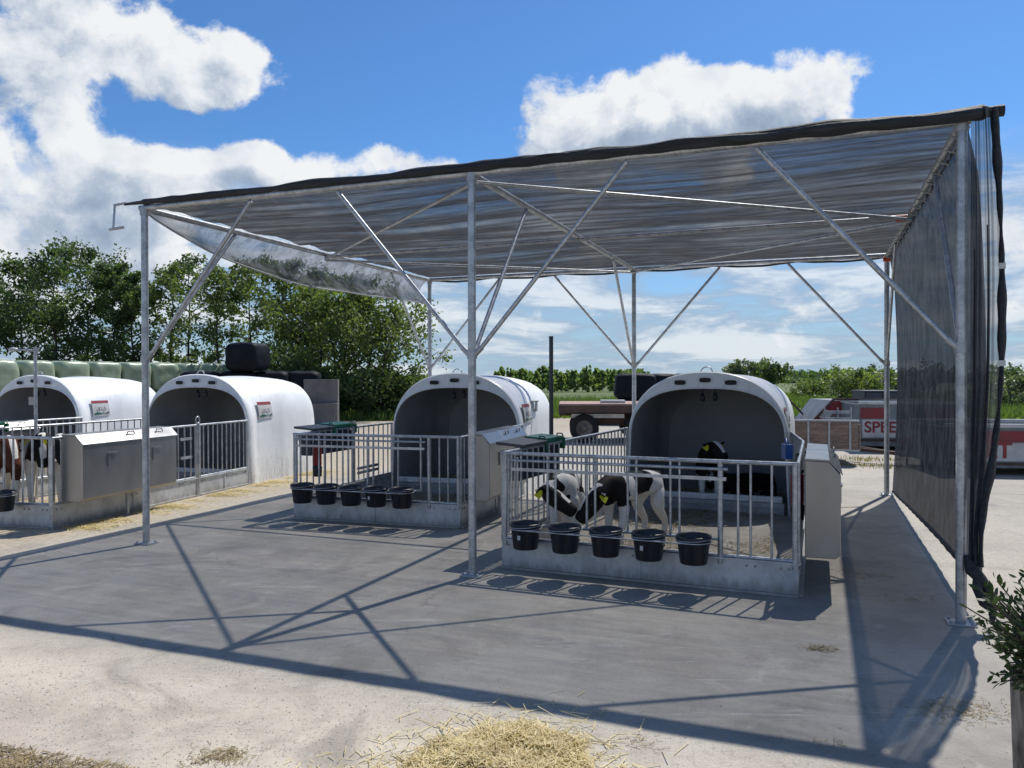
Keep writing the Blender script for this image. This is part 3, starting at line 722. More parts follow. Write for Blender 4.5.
# middle pen
MFL = (-2.50, 8.97); MFR = (-.555, 8.36)
pen = empty('calf_pen', (0, 0, 0)); tag(pen, 'galvanised bar pen without calves in the middle, five buckets on its front', 'pen')
pM = pen
front_panel(pen, MFL, MFR, [.21 + .305 * i for i in range(5)], 'middle', extra=[1.80, 1.90], thick=1.68)
HM = lambda x, y: tuple((HU['M'].location + Matrix.Rotation(HU['M'].rotation_euler.z, 3, 'Z') @ Vector((x, y, 0)))[:2])
mid_l = tuple(Vector(MFL).lerp(Vector(HM(-.97, .03)), .55))
fence_run(pen, MFL, mid_l); fence_run(pen, mid_l, HM(-.97, .03), name='side_gate')
for z in (.42, .36):
    b = MB(); b.beam(Vector((*Vector(mid_l).lerp(Vector(HM(-.97, .03)), .1), z)), Vector((*Vector(mid_l).lerp(Vector(HM(-.97, .03)), .6), z)), .02, .035); b.build('latch_bar', 'galv', pen)
fence_run(pen, MFR, HM(.97, .03))
# left pen
LFR = (-4.925, 8.38); LD = Vector((-3.996 + 4.925, 11.94 - 8.38)).normalized(); LU = Vector((-LD.y, LD.x))   # LU: to the left
LFL = tuple(Vector(LFR) + LU * 2.15)
pen = empty('calf_pen', (0, 0, 0)); tag(pen, 'galvanised bar pen at the left edge with older calves and a gate', 'pen')
pL = pen
LP = lambda a, o=0: Vector((*(Vector(LFR) + LD * a - LU * o), 0))       # o outward (right)
fence_run(pen, LFL, LFR, step=.125, r=.011)
fence_run(pen, LP(0)[:2], LP(2.42)[:2], step=.13)
fence_run(pen, LP(2.46)[:2], LP(3.62)[:2], step=.105, name='gate')
b = MB(); q = LP(2.44); b.tube([(q.x, q.y, .0), (q.x, q.y, 1.0)], .028, 10)
b.tube([(q.x + .04 * math.cos(t) * LD.x, q.y + .04 * math.cos(t) * LD.y, 1.04 + .045 * math.sin(t)) for t in [2 * PI * i / 14 for i in range(14)]], .010, 6, closed=True); b.build('gate_post', 'galv', pen)
for z in (.55, .80):
    b = MB(); b.beam(LP(2.06, .02) + Vector((0, 0, z)), LP(2.28, .02) + Vector((0, 0, z)), .02, .035); b.build('latch_bar', 'galv', pen)
q = LP(0); b = MB(); b.box(-.02, .02, -.02, .02, .0, .97, lambda p: p + q); b.build('post', 'galv', pen)
HL2 = lambda x, y: tuple((HU['L2'].location + Matrix.Rotation(HU['L2'].rotation_euler.z, 3, 'Z') @ Vector((x, y, 0)))[:2])
fence_run(pen, LFL, HL2(-.97, .03), step=.13)
place_bucket(Vector((*(Vector(LFR) + LU * .47 - LD * .17), .20)), .4, 'black feed bucket at the left photo edge, on the left pen front', None)
b = MB(); cc = Vector((*(Vector(LFR) + LU * .47 - LD * .17), .37)); b.tube([cc + Vector((math.cos(t), math.sin(t), 0)) * .129 for t in [2 * PI * i / 22 for i in range(22)]], .005, 6, closed=True)
b.tube([cc + Vector((.1 * LU.x + .1 * LD.x, .1 * LU.y + .1 * LD.y, 0)), cc + Vector((.1 * LU.x + .17 * LD.x, .1 * LU.y + .17 * LD.y, 0))], .006, 6); b.build('bucket_ring', 'galv', pen)
# side fence of the far left hutch
pen = empty('calf_pen', (0, 0, 0)); tag(pen, 'low galvanised fence behind the left pen, leading to the farthest left hutch', 'pen')
HL1 = lambda x, y: tuple((HU['L1'].location + Matrix.Rotation(HU['L1'].rotation_euler.z, 3, 'Z') @ Vector((x, y, 0)))[:2])
e1 = Vector(HL1(.97, .03)); fence_run(pen, tuple(e1 - LD * 3.5), tuple(e1), step=.13)

# ------------------------------------------------------------------ hay racks, troughs, brushes
def hay_rack(p, d, length, label, z0=.28, z1=1.0, wd=.27, leg=True):
    """p: near lower corner on the fence, d: direction along the fence, box hangs on the right side of d"""
    a = math.atan2(d[1], d[0]); root = empty('hay_rack', (p[0], p[1], 0), a)
    tag(root, label, 'hay rack', 'steel hay racks hung on the pens')
    o = -.025; q = -wd
    prof = [(o, z0), (q + .035, z0), (q, z0 + .035), (q, z1 - .11), (o - wd * .62, z1 - .012), (o, z1 - .006)]
    def pris(pr, x0, x1, name, mat, par, bev=0):
        n = len(pr); b = MB(); b.add([(x0, y, z) for y, z in pr] + [(x1, y, z) for y, z in pr], [tuple(range(n)), tuple(reversed(range(n, 2 * n)))] + [(k, n + k, n + (k + 1) % n, (k + 1) % n) for k in range(n)])
        return b.build(name, mat, par, bev)
    pris(prof, 0, length, 'box', 'stainless', root, .006)
    lid = [(o - .002, z1 - .004), (o - wd * .62, z1 - .010), (q - .012, z1 - .108), (q - .012, z1 - .099), (o - wd * .62, z1 + .002), (o - .002, z1 + .008)]
    l = pris(lid, -.012, length + .012, 'lid', 'stainless', root)
    for x in (length * .5, length * .82):
        b = MB(); yy = o - wd * .80; zz = z1 - .04
        b.tube([(x - .06, yy, zz), (x - .045, yy, zz + .035), (x + .045, yy, zz + .035), (x + .06, yy, zz)], .007, 6); b.build('handle', 'bolt', l)
    for x in (length * .28, length * .76):
        b = MB(); b.box(x - .07, x + .07, q - .02, q, z1 - .235, z1 - .215); b.box(x - .065, x - .045, q - .012, q, z1 - .36, z1 - .22); b.build('hinge_bracket', 'stainless', root)
    if leg: b = MB(); b.box(length * .55, length * .55 + .03, q * .5, q * .5 + .03, .0, z0); b.build('support_leg', 'galvdull', root)
    return root
dR = (Vector((2.86, 7.70)) - Vector(RFR)).normalized(); pr = Vector(RFR) + dR * .08 + Vector((dR.y, -dR.x)) * .02
hay_rack(pr, dR, 1.42, 'stainless steel hay rack on the right pen, its end towards the net side', leg=False)
dM = (Vector(HM(.97, .03)) - Vector(MFR)).normalized(); pm = Vector(MFR) + dM * .12 + Vector((dM.y, -dM.x)) * .02
hay_rack(pm, dM, 1.42, 'stainless steel hay rack on the middle pen, between the two shaded pens')
pl = LP(.09, .02); hay_rack((pl.x, pl.y), LD, 1.50, 'big stainless steel hay rack on the left pen behind the front left pole', wd=.3)
e0 = e1 - LD * 3.45; hay_rack((e0.x + .5, e0.y + .4), LD, 1.45, 'steel hay rack with sunlit lid behind the three left calves')

def trough(p, d, label, green=(.55, .95), ln=.95):
    """drinking tank hung on the left side of d"""
    a = math.atan2(d[1], d[0]); root = empty('drinking_trough', (p[0], p[1], 0), a); tag(root, label, 'trough', 'drinking troughs hung on the pens')
    b = MB(); b.box(.02, ln - .02, .02, .22, .68, .95, lambda v: Vector((v.x, v.y if v.z > .8 else v.y * .8, v.z))); b.build('tank', 'tank', root, .02)
    b = MB(); b.box(-.02, ln * green[0], -.03, .24, .985, 1.012, lambda v: Vector((v.x, v.y, v.z + .02 * (v.y > .2)))); b.build('lid', 'darkgrey', root, .006)
    b = MB(); b.box(ln * green[0] + .005, ln * green[1], -.02, .22, .985, 1.03, lambda v: Vector((v.x, v.y, v.z + .015 * (v.y > .2)))); b.build('filler_cover', 'green', root, .008)
    for x in (ln * green[0] - .03, ln * green[1] + .02):
        b = MB(); b.box(x, x + .03, -.03, .03, .90, 1.01); b.tube([(x + .015, -.02, 1.0), (x + .015, .0, 1.05), (x + .015, .05, 1.05), (x + .015, .06, 1.0)], .008, 6); b.build('clamp', 'green' if x > .4 * ln else 'rubber', root)
    return root
dl = (Vector(hl) - Vector(RFL)).normalized(); q = Vector(RFL) + dl * .38; trough(q, dl, 'dark blue-grey drinking trough with green cover on the left side of the right pen', ln=1.0)
dl = (Vector(mid_l) - Vector(MFL)).normalized(); q = Vector(MFL) + dl * .36; trough(q, dl, 'dark blue-grey drinking trough with green cover on the left side of the middle pen', (.5, .98), .95)
q = Vector(LFL) + LD * .9; trough(Vector((-7.0, 9.9)), LD, 'drinking trough with green cover at the left photo edge, behind the calves', (.4, .95), .7)

def brush(loc, label):
    root = empty('calf_brush', loc); tag(root, label, 'brush', 'red scratching brushes hung inside the pens')
    b = MB(); prof = [(.01, .0)]
    for i in range(14): z = .0 + i * .017; prof += [(.055, z + .002), (.044, z + .010)]
    prof += [(.01, .245)]; b.lathe(prof, 20); b.build('bristles', 'red', root)
    b = MB(); b.lathe([(0, -.13), (.05, -.13), (.055, -.02), (.04, .0)], 18); b.build('holder', 'rubber', root)
    b = MB(); b.lathe([(.05, .245), (.05, .27), (0, .275)], 16); b.box(-.012, .012, -.01, .012, .27, .40); b.build('bracket', 'rubber', root)
brush((*(Vector(MFL) + dl * .30 + Vector((.10, 0))), .58), 'red ribbed scratching brush hanging inside the middle pen, above its buckets')
brush((2.275, 6.25, .60), 'red scratching brush inside the right pen at its hay rack')
q = LP(2.0, -.12); brush((q.x, q.y, .48), 'red scratching brush inside the left pen, next to its gate')
b = MB(); b.box(-.03, .03, -.05, .05, 0, .12); b.tube([(0, 0, .1), (0, .03, .16), (.03, .06, .12)], .012, 6); o = b.build('water_nipple', 'blue', pR, loc=(2.28, 6.50, .93))

# ------------------------------------------------------------------ calves
def make_calf(loc, rz, sc, head, coat, label, patches, group='spotted dairy calves', lie=False, tags=(1, -1), legbias=-.9, seed=0, stance=(0, 0, 0, 0), twist=0):
    """skeleton grown with a skin modifier; x forward, y left. head = (poll xyz, nose xyz)"""
    poll = Vector(head[0]); nose = Vector(head[1])
    nodes = []; edges = []; rad = []
    def N(p, r, par=None):
        nodes.append(Vector(p)); rad.append(r if hasattr(r, '__len__') else (r, r)); i = len(nodes) - 1
        if par is not None: edges.append((par, i))
        return i
    drop = -.34 if lie else 0
    z = lambda h: h + drop
    pel = N((-.34, 0, z(.665)), (.105, .125))
    rump = N((-.43, 0, z(.665)), (.085, .09), pel)
    loin = N((-.17, 0, z(.655)), (.125, .14), pel)
    mid = N((.02, 0, z(.635)), (.135, .155), loin)
    che = N((.19, 0, z(.64)), (.115, .15), mid)
    nb = N((.30, 0, z(.69)), (.085, .115), che)
    nbp = Vector((.30, 0, z(.69)))
    nm = N(nbp.lerp(poll, .5) + Vector((0, 0, .015)), (.068, .085), nb)
    pl_ = N(poll - (nose - poll).normalized() * .02, (.086, .088), nm)
    fo = N(poll.lerp(nose, .30), (.094, .092), pl_)
    br = N(poll.lerp(nose, .62), (.070, .072), fo)
    mz = N(poll.lerp(nose, .90), (.064, .058), br)
    ns = N(nose, (.050, .042), mz)
    t1 = N((-.50, 0, z(.70)), .022, rump); t2 = N((-.53, .01, z(.55)), .016, t1); t3 = N((-.525, .02, z(.38)), .018, t2); N((-.52, .02, z(.30)), .010, t3)
    for k, s_ in enumerate((1, -1)):
        st = stance[k]
        if lie:
            a = N((.2, s_ * .1, .2), .06, che); b_ = N((.26, s_ * .15, .08), .04, a); c = N((.42, s_ * .12, .05), .03, b_); N((.36, s_ * .06, .03), .025, c)
        else:
            a = N((.20, s_ * .085, .53), (.062, .07), che); b_ = N((.185 + st * .2, s_ * .095, .41), (.042, .048), a); c = N((.21 + st * .5, s_ * .09, .225), (.030, .031), b_)
            e = N((.20 + st * .75, s_ * .09, .085), .021, c); f = N((.215 + st * .85, s_ * .09, .045), .027, e); N((.235 + st * .85, s_ * .09, .012), .029, f)
        st = stance[2 + k]
        if lie:
            a = N((-.34, s_ * .13, .2), .08, pel); b_ = N((-.16, s_ * .2, .12), .06, a); c = N((-.36, s_ * .2, .05), .035, b_); N((-.18, s_ * .2, .03), .025, c)
        else:
            a = N((-.345, s_ * .085, .55), (.075, .088), pel); b_ = N((-.28 + st * .3, s_ * .105, .42), (.052, .062), a); c = N((-.43 + st * .6, s_ * .095, .255), (.028, .034), b_)
            e = N((-.405 + st * .8, s_ * .09, .09), .022, c); f = N((-.39 + st * .85, s_ * .09, .045), .027, e); N((-.37 + st * .85, s_ * .09, .012), .029, f)
    me = bpy.data.meshes.new('calf_cage'); me.from_pydata([tuple(n) for n in nodes], edges, []); o = bpy.data.objects.new('calf_cage', me); COL.objects.link(o)
    md = o.modifiers.new('skin', 'SKIN'); md.use_smooth_shade = True; md.branch_smoothing = .6
    sv = me.skin_vertices[0].data
    for i, r in enumerate(rad): sv[i].radius = r; sv[i].use_root = (i == 0)
    sb = o.modifiers.new('sub', 'SUBSURF'); sb.levels = 2; sb.render_levels = 2
    dg = bpy.context.evaluated_depsgraph_get(); dg.update()
    body = bpy.data.meshes.new_from_object(o.evaluated_get(dg)); bpy.data.objects.remove(o)
    # ears joined into the body
    bm = bmesh.new(); bm.from_mesh(body)
    f = (nose - poll).normalized(); up = Vector((0, 0, 1)); side = f.cross(up).normalized() * -1; top = side.cross(f) * -1
    if top.z < 0: top = -top
    ears = {}
    for s_ in (1, -1):
        base = poll + side * s_ * .064 + top * .03; dirn = (side * s_ * .9 - f * .25 + top * (.05)).normalized(); wid = f.cross(dirn).normalized() if False else dirn.cross(f.cross(dirn)).normalized()
        up2 = (-f * .4 + top).normalized()
        rows = []
        for q, w in ((0, .018), (.3, .038), (.6, .042), (.85, .026), (1, .006)):
            c = base + dirn * .125 * q - top * .02 * q * q
            u2 = (dirn.cross(f)).normalized()
            rows.append([bm.verts.new(c + u2 * w), bm.verts.new(c + f * .016 * (1 - q)), bm.verts.new(c - u2 * w), bm.verts.new(c - f * .012)])
        for i in range(4):
            for j in range(4): 
                ff = bm.faces.new((rows[i][j], rows[i][(j + 1) % 4], rows[i + 1][(j + 1) % 4], rows[i + 1][j])); ff.smooth = True
        bm.faces.new(rows[-1])
        ears[s_] = base + dirn * .07
    bmesh.ops.recalc_face_normals(bm, faces=bm.faces)
    bm.to_mesh(body); bm.free()
    body.name = 'calf'
    # coat bias per vertex: > 0 dark
    at_ = body.attributes.new('bias', 'FLOAT', 'POINT')
    vals = []
    for v in body.vertices:
        p = v.co; q = (p.z - drop)
        val = -.12
        for (cx, cy, cz, r_, w) in patches:
            dd = math.sqrt((p.x - cx) ** 2 + ((p.y - cy) ** 2 if cy is not None else 0) + (q - cz) ** 2) / r_
            val += w * max(0, 1 - dd * dd)
        # head: dark with pale blaze on the forehead
        hd = (p - poll).dot(f); hl_ = (nose - poll).length
        rel = p - (poll + f * hd)
        if p.x > nbp.x + .06 and -.1 < hd < hl_ + .05 and rel.length < .16:
            val = .8
            if rel.dot(top) > .02 and abs(rel.dot(side)) < .028 and hd < hl_ * .75: val = -.8
            if hd > hl_ * .92: val = .5
        elif q < .42 and not lie: val += legbias * min(1, (.42 - q) * 7)
        vals.append(val)
    at_.data.foreach_set('value', vals)
    body.materials.clear(); body.materials.append(M[coat])
    for pl__ in body.polygons: pl__.use_smooth = True
    ob = bpy.data.objects.new('calf', body); COL.objects.link(ob); ob.location = loc; ob.rotation_euler = (0, 0, rz); ob.scale = (sc, sc, sc)
    tag(ob, label, 'calf', group)
    for s_ in (1, -1):
        b = MB(); c = poll.lerp(nose, .36) + side * s_ * .080 + top * .022
        b.lathe([(.0005, -.013), (.009, -.009), (.013, 0), (.009, .009), (.0005, .013)], 10); b.v = [tuple(Vector(v) + c) for v in b.v]; b.build('eye', 'eye', ob)
    for s_ in tags:
        b = MB(); c = ears[s_] - top * .035 + f * .012
        a1 = side * .5 + f * .85; a1.normalize()
        pts = [c + top * .03 + a1 * -.01, c + top * .03 + a1 * .01, c + a1 * .03 - top * .005, c + a1 * .03 - top * .045, c - a1 * .03 - top * .045, c - a1 * .03 - top * .005]
        nn = a1.cross(top) * .0025
        b.add([p + nn for p in pts] + [p - nn for p in pts], [tuple(range(6)), tuple(reversed(range(6, 12)))] + [(k, 6 + k, 6 + (k + 1) % 6, (k + 1) % 6) for k in range(6)])
        b.build('ear_tag', 'yellow', ob)
    return ob
# calf A: right of the two, head down toward the second and third bucket
make_calf((1.06, 7.12, 0), R(226), 1.0, ((.46, .0, .58), (.60, -.10, .36)), 'coat', 'spotted calf lowering its head towards the third bucket of the right pen',
          [(.33, None, .62, .19, 1.4), (-.07, None, .70, .17, 1.0), (-.46, 0, .74, .09, .8), (.12, None, .66, .10, -.9), (-.3, None, .6, .13, -.6)], stance=(.08, -.05, -.03, .06), legbias=-1.2)
# calf B: behind and left of it, neck bent to the right, head over the second bucket
make_calf((.50, 7.28, 0), R(262), .98, ((.44, -.15, .62), (.52, .12, .44)), 'coat', 'spotted calf with bent neck in the left corner of the right pen',
          [(.05, -.1, .70, .2, 1.3), (-.40, None, .6, .17, 1.2), (.3, None, .7, .12, -.8)], stance=(0, .07, .05, -.04), legbias=-1.2)
make_calf((2.45, 9.75, 0), R(258), .98, ((.46, .05, .80), (.58, .17, .66)), 'coatblack', 'dark calf with two yellow ear tags standing inside the right hutch',
          [(.2, None, .7, .5, 1.2), (-.3, None, .7, .5, 1.2)], legbias=-1.8)
make_calf((2.92, 9.95, 0), R(200), .95, ((.42, .0, .40), (.55, .05, .25)), 'coatblack', 'black calf lying in the shade at the right wall of the right hutch',
          [(.2, None, .65, .7, 1.8), (-.3, None, .65, .7, 1.8), (0, None, .3, .8, 1.5)], lie=True, tags=())
# older calves of the left pen
make_calf((-6.12, 9.40, 0), R(-50), 1.18, ((.47, .0, .74), (.60, .03, .50)), 'coatbrown', 'brown and white calf with white face at the left edge of the photo',
          [(.2, None, .65, .5, 1.0), (-.3, None, .65, .4, .8)], stance=(.04, -.05, .03, -.03))
make_calf((-5.80, 9.66, 0), R(-60), 1.20, ((.48, .02, .75), (.57, .03, .48)), 'coat2', 'black and white calf with a broad white blaze, middle one of the left pen',
          [(.18, None, .72, .24, .7), (-.3, None, .65, .22, .5)], stance=(-.03, .05, -.03, .03))
make_calf((-5.34, 9.62, 0), R(-84), 1.16, ((.46, .03, .77), (.56, .12, .54)), 'coat2', 'mottled calf with white legs, next to the big hay rack of the left pen',
          [(.0, None, .7, .2, .4)], stance=(.05, -.04, .03, .0))

# ------------------------------------------------------------------ lamp and post
lp = empty('street_lamp', (-6.35, 10.45, 0)); tag(lp, 'slim grey lamp post with a small lamp head behind the left pen', 'lamp')
b = MB(); b.tube([(0, 0, 0), (0, 0, 2.03)], .022, 10); b.build('pole', 'galv', lp)
b = MB(); b.tube([(.01, 0, 1.98), (-.25, 0, 2.0)], .013, 8); b.tube([(.0, 0, 1.9), (.05, 0, 2.02)], .012, 6); b.build('arm', 'galv', lp)
b = MB(); b.lathe([(.001, -.03), (.05, -.022), (.055, 0), (.04, .022), (.001, .03)], 16); b.v = [(x * 1.2 - .29, y * .8, z + 2.0) for x, y, z in b.v]; b.build('lamp_head', 'whitepaint', lp)
b = MB(); b.tube([(0, 0, 0), (0, 0, 2.1)], .026, 10); b.tube([(0, 0, 2.1), (0, 0, 2.11)], .03, 10)
tag(b.build('steel_post', 'darkgrey', loc=(.475, 9.5, 0)), 'dark steel post standing between the middle and right pens', 'post')

# ------------------------------------------------------------------ bales
def bale(name, loc, rz, sx, sy, sz, mat, label, group, seed, rnd=.35):
    bm = bmesh.new(); bmesh.ops.create_cube(bm, size=1); bmesh.ops.subdivide_edges(bm, edges=bm.edges, cuts=11, use_grid_fill=True)
    for v in bm.verts:
        p = v.co * 2; m = max(abs(p.x), abs(p.y), abs(p.z)); l4 = (abs(p.x) ** 6 + abs(p.y) ** 6 + abs(p.z) ** 6) ** (1 / 6); p = p * (m / l4)
        q = p / 2; nn = noise.noise(Vector((q.x * 3 + seed * 7, q.y * 3, q.z * 3)))
        s_ = 1 + .05 * nn + .012 * noise.noise(Vector((q.x * 9 + seed, q.y * 9, q.z * 14)))
        v.co = Vector((q.x * sx * s_ * (1 + .03 * math.sin(q.z * 6 + seed)), q.y * sy * s_, (q.z + .5) * sz * (1 + .03 * noise.noise(Vector((q.x * 4, q.y * 4, seed))))))
    for f in bm.faces: f.smooth = True
    me = bpy.data.meshes.new(name); bm.to_mesh(me); bm.free(); me.materials.append(M[mat])
    o = bpy.data.objects.new(name, me); COL.objects.link(o); o.location = loc; o.rotation_euler.z = rz; tag(o, label, 'bale', group); return o
def gp(x, Y, z=0): return Vector(((x - 512) / 784 * Y, Y, z))
ga = (-20.0, 27.0); gb = (-11.5, 36.0)
gxs = [8, 30, 62, 95, 121, 148, 172, 193, 214, 236, 256]
for i in range(12):
    t = i / 11; 
    Y = 26.0 + 12.5 * (i / 11) ; xx = -18.6 + 7.0 * (i / 11) - .0
    for l in (0, 1):
        bale('wrapped_bale', (xx, Y, l * 1.13), math.atan2(12.5, 7.0) + random.uniform(-.05, .05), 1.22, 1.25, 1.16, 'greenwrap',
             'pale green wrapped bale in the %s row of the long stack behind the left hutches' % ('upper' if l else 'lower'), 'green bales, upper row' if l else 'green bales, lower row', i + 20 * l)
k = 0
for i, x in enumerate((203, 240, 272, 303)):
    for l in (0, 1):
        Y = 27 + i * .5
        bale('wrapped_bale', gp(x, Y, l * .93), R(8), 1.22, 1.2, .95, 'blackwrap', 'black wrapped bale in the %s layer of the stack behind the second left hutch' % ('upper' if l else 'lower'), 'black bales, upper layer' if l else 'black bales, lower layer', 50 + k); k += 1
bale('wrapped_bale', gp(248, 27.2, 1.87), R(-12), 1.22, 1.15, .98, 'blackwrap', 'single black bale on top of the stack behind the second left hutch', None, 77)
k = 0
for i, (x, Y, w) in enumerate(((635, 27.5, 1.45), (662, 28.5, 1.1), (689, 29, 1.2))):
    for l in (0, 1):
        bale('wrapped_bale', gp(x, Y, l * .86), R(-4 + 5 * i), w, 1.2, .90, 'blackwrap', 'black wrapped bale of the %s layer behind the flatbed trailer' % ('upper' if l else 'lower'), 'bales behind the trailer, upper layer' if l else 'bales behind the trailer, lower layer', 90 + k); k += 1
bw = empty('concrete_wall', gp(322, 27.5)); tag(bw, 'short grey concrete wall beside the black bales, in front of the trees', 'wall')
b = MB(); b.box(-.65, .55, 0, .25, 0, 1.58); b.build('panel', 'concrete', bw, .02); b = MB(); b.box(-.7, .6, -.25, .0, 0, .75); b.build('footing', 'concrete', bw, .02)

# ------------------------------------------------------------------ flatbed trailer
def wheel(parent, loc, r=.35, w=.24, axis='y'):
    b = MB(); prof = [(r * .55, -w / 2), (r * .93, -w / 2), (r, -w / 2 + .03), (r, w / 2 - .03), (r * .93, w / 2), (r * .55, w / 2)]
    b.lathe(prof, 28); b.v = [(x + loc[0], z + loc[1], y + loc[2]) for x, y, z in b.v]; wh = b.build('wheel', 'tyre', parent)
    b = MB(); b.lathe([(0, -w / 2 + .0), (r * .15, -w / 2 - .02), (r * .17, -w / 2 + .04), (r * .42, -w / 2 + .06), (r * .57, -w / 2 - .005), (r * .57, w / 2)], 24)
    for q in range(6): 
        a = q * PI / 3; b.lathe([(.0, -w / 2 + .02), (.02, -w / 2 + .02), (.02, -w / 2 + .06)], 8, r * .28 * math.cos(a), r * .28 * math.sin(a))
    b.v = [(x + loc[0], z + loc[1], y + loc[2]) for x, y, z in b.v]; b.build('rim', 'rim', wh)
tr = empty('flatbed_trailer', (1.15, 19.2, 0), R(-4)); tag(tr, 'old flatbed trailer with a reddish wooden deck parked behind the pens', 'trailer')
b = MB(); b.box(0, 5, 0, 2.3, .88, .975); b.build('deck', 'deckwood', tr, .006)
b = MB(); b.box(-.01, 5.01, -.03, .0, .76, .93); b.box(0, 5, .55, .65, .66, .88); b.box(0, 5, 1.65, 1.75, .66, .88)
for x in (.05, 1.2, 2.3, 3.4, 4.5): b.box(x, x + .08, 0, 2.3, .74, .88)
b.build('chassis', 'rust', tr)
b = MB(); b.box(1.98, 2.04, -.05, -.031, .52, .93); b.box(.3, 1.6, .2, .24, .62, .72); b.build('stake', 'whitepaint', tr)
wheel(tr, (.62, .22, .36), .36); wheel(tr, (1.95, .28, .36), .36); wheel(tr, (.62, 2.0, .36), .36); wheel(tr, (1.95, 2.0, .36), .36)
b = MB(); b.tube([(.62, .2, .36), (.62, 2, .36)], .05, 8); b.tube([(1.95, .2, .36), (1.95, 2, .36)], .05, 8); b.box(.3, 2.2, .5, .62, .42, .66); b.build('axle', 'rust', tr)
b = MB(); b.box(-.3, .3, -.3, .3, 0, .07, lambda v: v + Vector((1.35, .8, .976))); tag(b.build('board', 'whitepaint', tr), None, None)

# ------------------------------------------------------------------ skips and low trailer on the right
def letters(txt, size, mat, parent, loc, rot=(R(90), 0, 0), name='lettering', sx=1):
    c = bpy.data.curves.new(name, 'FONT'); c.body = txt; c.size = size; c.extrude = .002; c.offset = size * .025
    o = bpy.data.objects.new(name, c); COL.objects.link(o); me = bpy.data.meshes.new_from_object(o); bpy.data.objects.remove(o)
    me.materials.append(M[mat]); o = bpy.data.objects.new(name, me); COL.objects.link(o); o.parent = parent; o.location = loc; o.rotation_euler = rot; o.scale = (sx, 1, 1); return o
def skip(loc, rz, ln, h, dep, label, txt, tsize, tx, tz, red, name='skip_container'):
    root = empty(name, loc, rz); tag(root, label, 'container', None)
    b = MB(); t = .05
    b.box(0, ln, 0, t, .12, h); b.box(0, ln, dep - t, dep, .12, h); b.box(0, t, t, dep - t, .12, h); b.box(ln - t, ln, t, dep - t, .12, h); b.box(t, ln - t, t, dep - t, .12, .2)
    b.build('body', 'greypaint', root, .008)
    b = MB(); b.box(-.03, ln + .03, -.04, .07, h + .002, h + .06); b.box(-.03, ln + .03, dep - .07, dep + .04, h + .002, h + .06); b.build('top_rail', 'whitepaint', root)
    b = MB()
    for x0, x1 in red: b = MB(); b.box(x0, x1, -.012, -.002, h * .70, h * .93); b.build('red_stripe', 'redpaint', root)
    b = MB(); b.box(.04, ln - .04, -.010, -.002, h * .30, h * .68); b.build('name_panel', 'whitepaint', root)
    b = MB(); b.box(.0, ln, -.03, .02, h * .22, h * .27); b.box(.1, .25, .1, dep - .1, 0, .12); b.box(ln - .25, ln - .1, .1, dep - .1, 0, .12); b.build('skid', 'rust', root)
    letters(txt, tsize, 'redpaint', root, (tx, -.016, tz))
    return root
s1 = skip((7.55, 17.0, 0), R(-9), 2.1, 1.02, 1.6, 'grey open container with red stripe and red letters beside the back right pole', 'SPEET', .33, .08, .42, [(.0, .55), (1.3, 1.9)])
s2 = skip((7.15, 12.9, 0), R(-9), 3.2, .78, 1.6, 'grey container with red stripe seen at the right photo edge behind the net', 'SPEET', .36, .06, .29, [(.42, 3.1)])
# chevron-striped tilted tail panel
cp = empty('tipping_trailer', (7.2, 18.6, 0), R(-4)); tag(cp, 'grey tipping trailer with red and white chevron stripes behind the slatted wooden trailer', 'trailer')
def quadp(name, pts, mat, par, th=.05):
    n = len(pts); b = MB(); b.add([(x, 0, z) for x, z in pts] + [(x, th, z) for x, z in pts], [tuple(range(n)), tuple(reversed(range(n, 2 * n)))] + [(k, n + k, n + (k + 1) % n, (k + 1) % n) for k in range(n)])
    return b.build(name, mat, par)
quadp('side_panel', [(-.15, .30), (1.9, .30), (1.9, 1.06), (.42, 1.06)], 'greypaint', cp, 1.8)
o = quadp('stripe', [(-.25, .34), (.02, .30), (.22, .58), (.02, .70)], 'redpaint', cp, .02); o.location.y = -.03
o = quadp('stripe', [(.02, .70), (.22, .58), (.37, .72), (.2, .9)], 'whitepaint', cp, .02); o.location.y = -.03
o = quadp('stripe', [(.2, .9), (.37, .72), (.8, .75), (.8, 1.03), (.38, 1.05)], 'redpaint', cp, .02); o.location.y = -.03
o = quadp('stripe', [(.8, .75), (1.55, .75), (1.55, 1.0), (.8, 1.03)], 'whitepaint', cp, .02); o.location.y = -.03
b = MB(); b.beam((-.28, -.05, .36), (.40, -.05, 1.09), .06, .05); b.beam((.40, -.05, 1.09), (1.9, -.05, 1.09), .06, .05); b.build('edge_frame', 'rust', cp)
wheel(cp, (.9, .3, .33), .33); wheel(cp, (.9, 1.5, .33), .33)
b = MB(); b.box(0, 1.9, .2, 1.6, .22, .30); b.build('chassis', 'rust', cp)
# low wooden trailer with drawbar
wt = empty('wooden_trailer', (5.08, 14.5, 0), R(-12)); wt.scale.x = .8; tag(wt, 'low brown wooden trailer with grey slats and a drawbar pointing right', 'trailer')
b = MB()
for i in range(4): b.box(0, 1.55, 0, .035, .30 + i * .125, .415 + i * .125)
b.build('side_boards', 'oldwood', wt)
b = MB(); b.box(-.02, 1.57, -.02, .05, .80, .83); b.box(-.02, 1.57, -.02, .05, .26, .29)
for x in (0, .45, .9, 1.35): b.box(x, x + .04, -.025, -.001, .27, .82)
b.build('side_frame', 'galvdull', wt)
b = MB()
for i in range(5): b.box(1.0, 1.62, .9, .93, .36 + i * .135, .42 + i * .135)
for x in (1.0, 1.3, 1.6): b.box(x, x + .03, .87, .895, .28, 1.02)
b.build('slatted_gate', 'galvdull', wt)
b = MB(); b.box(.02, 1.55, .05, 1.3, .26, .30); b.build('floor', 'oldwood', wt)
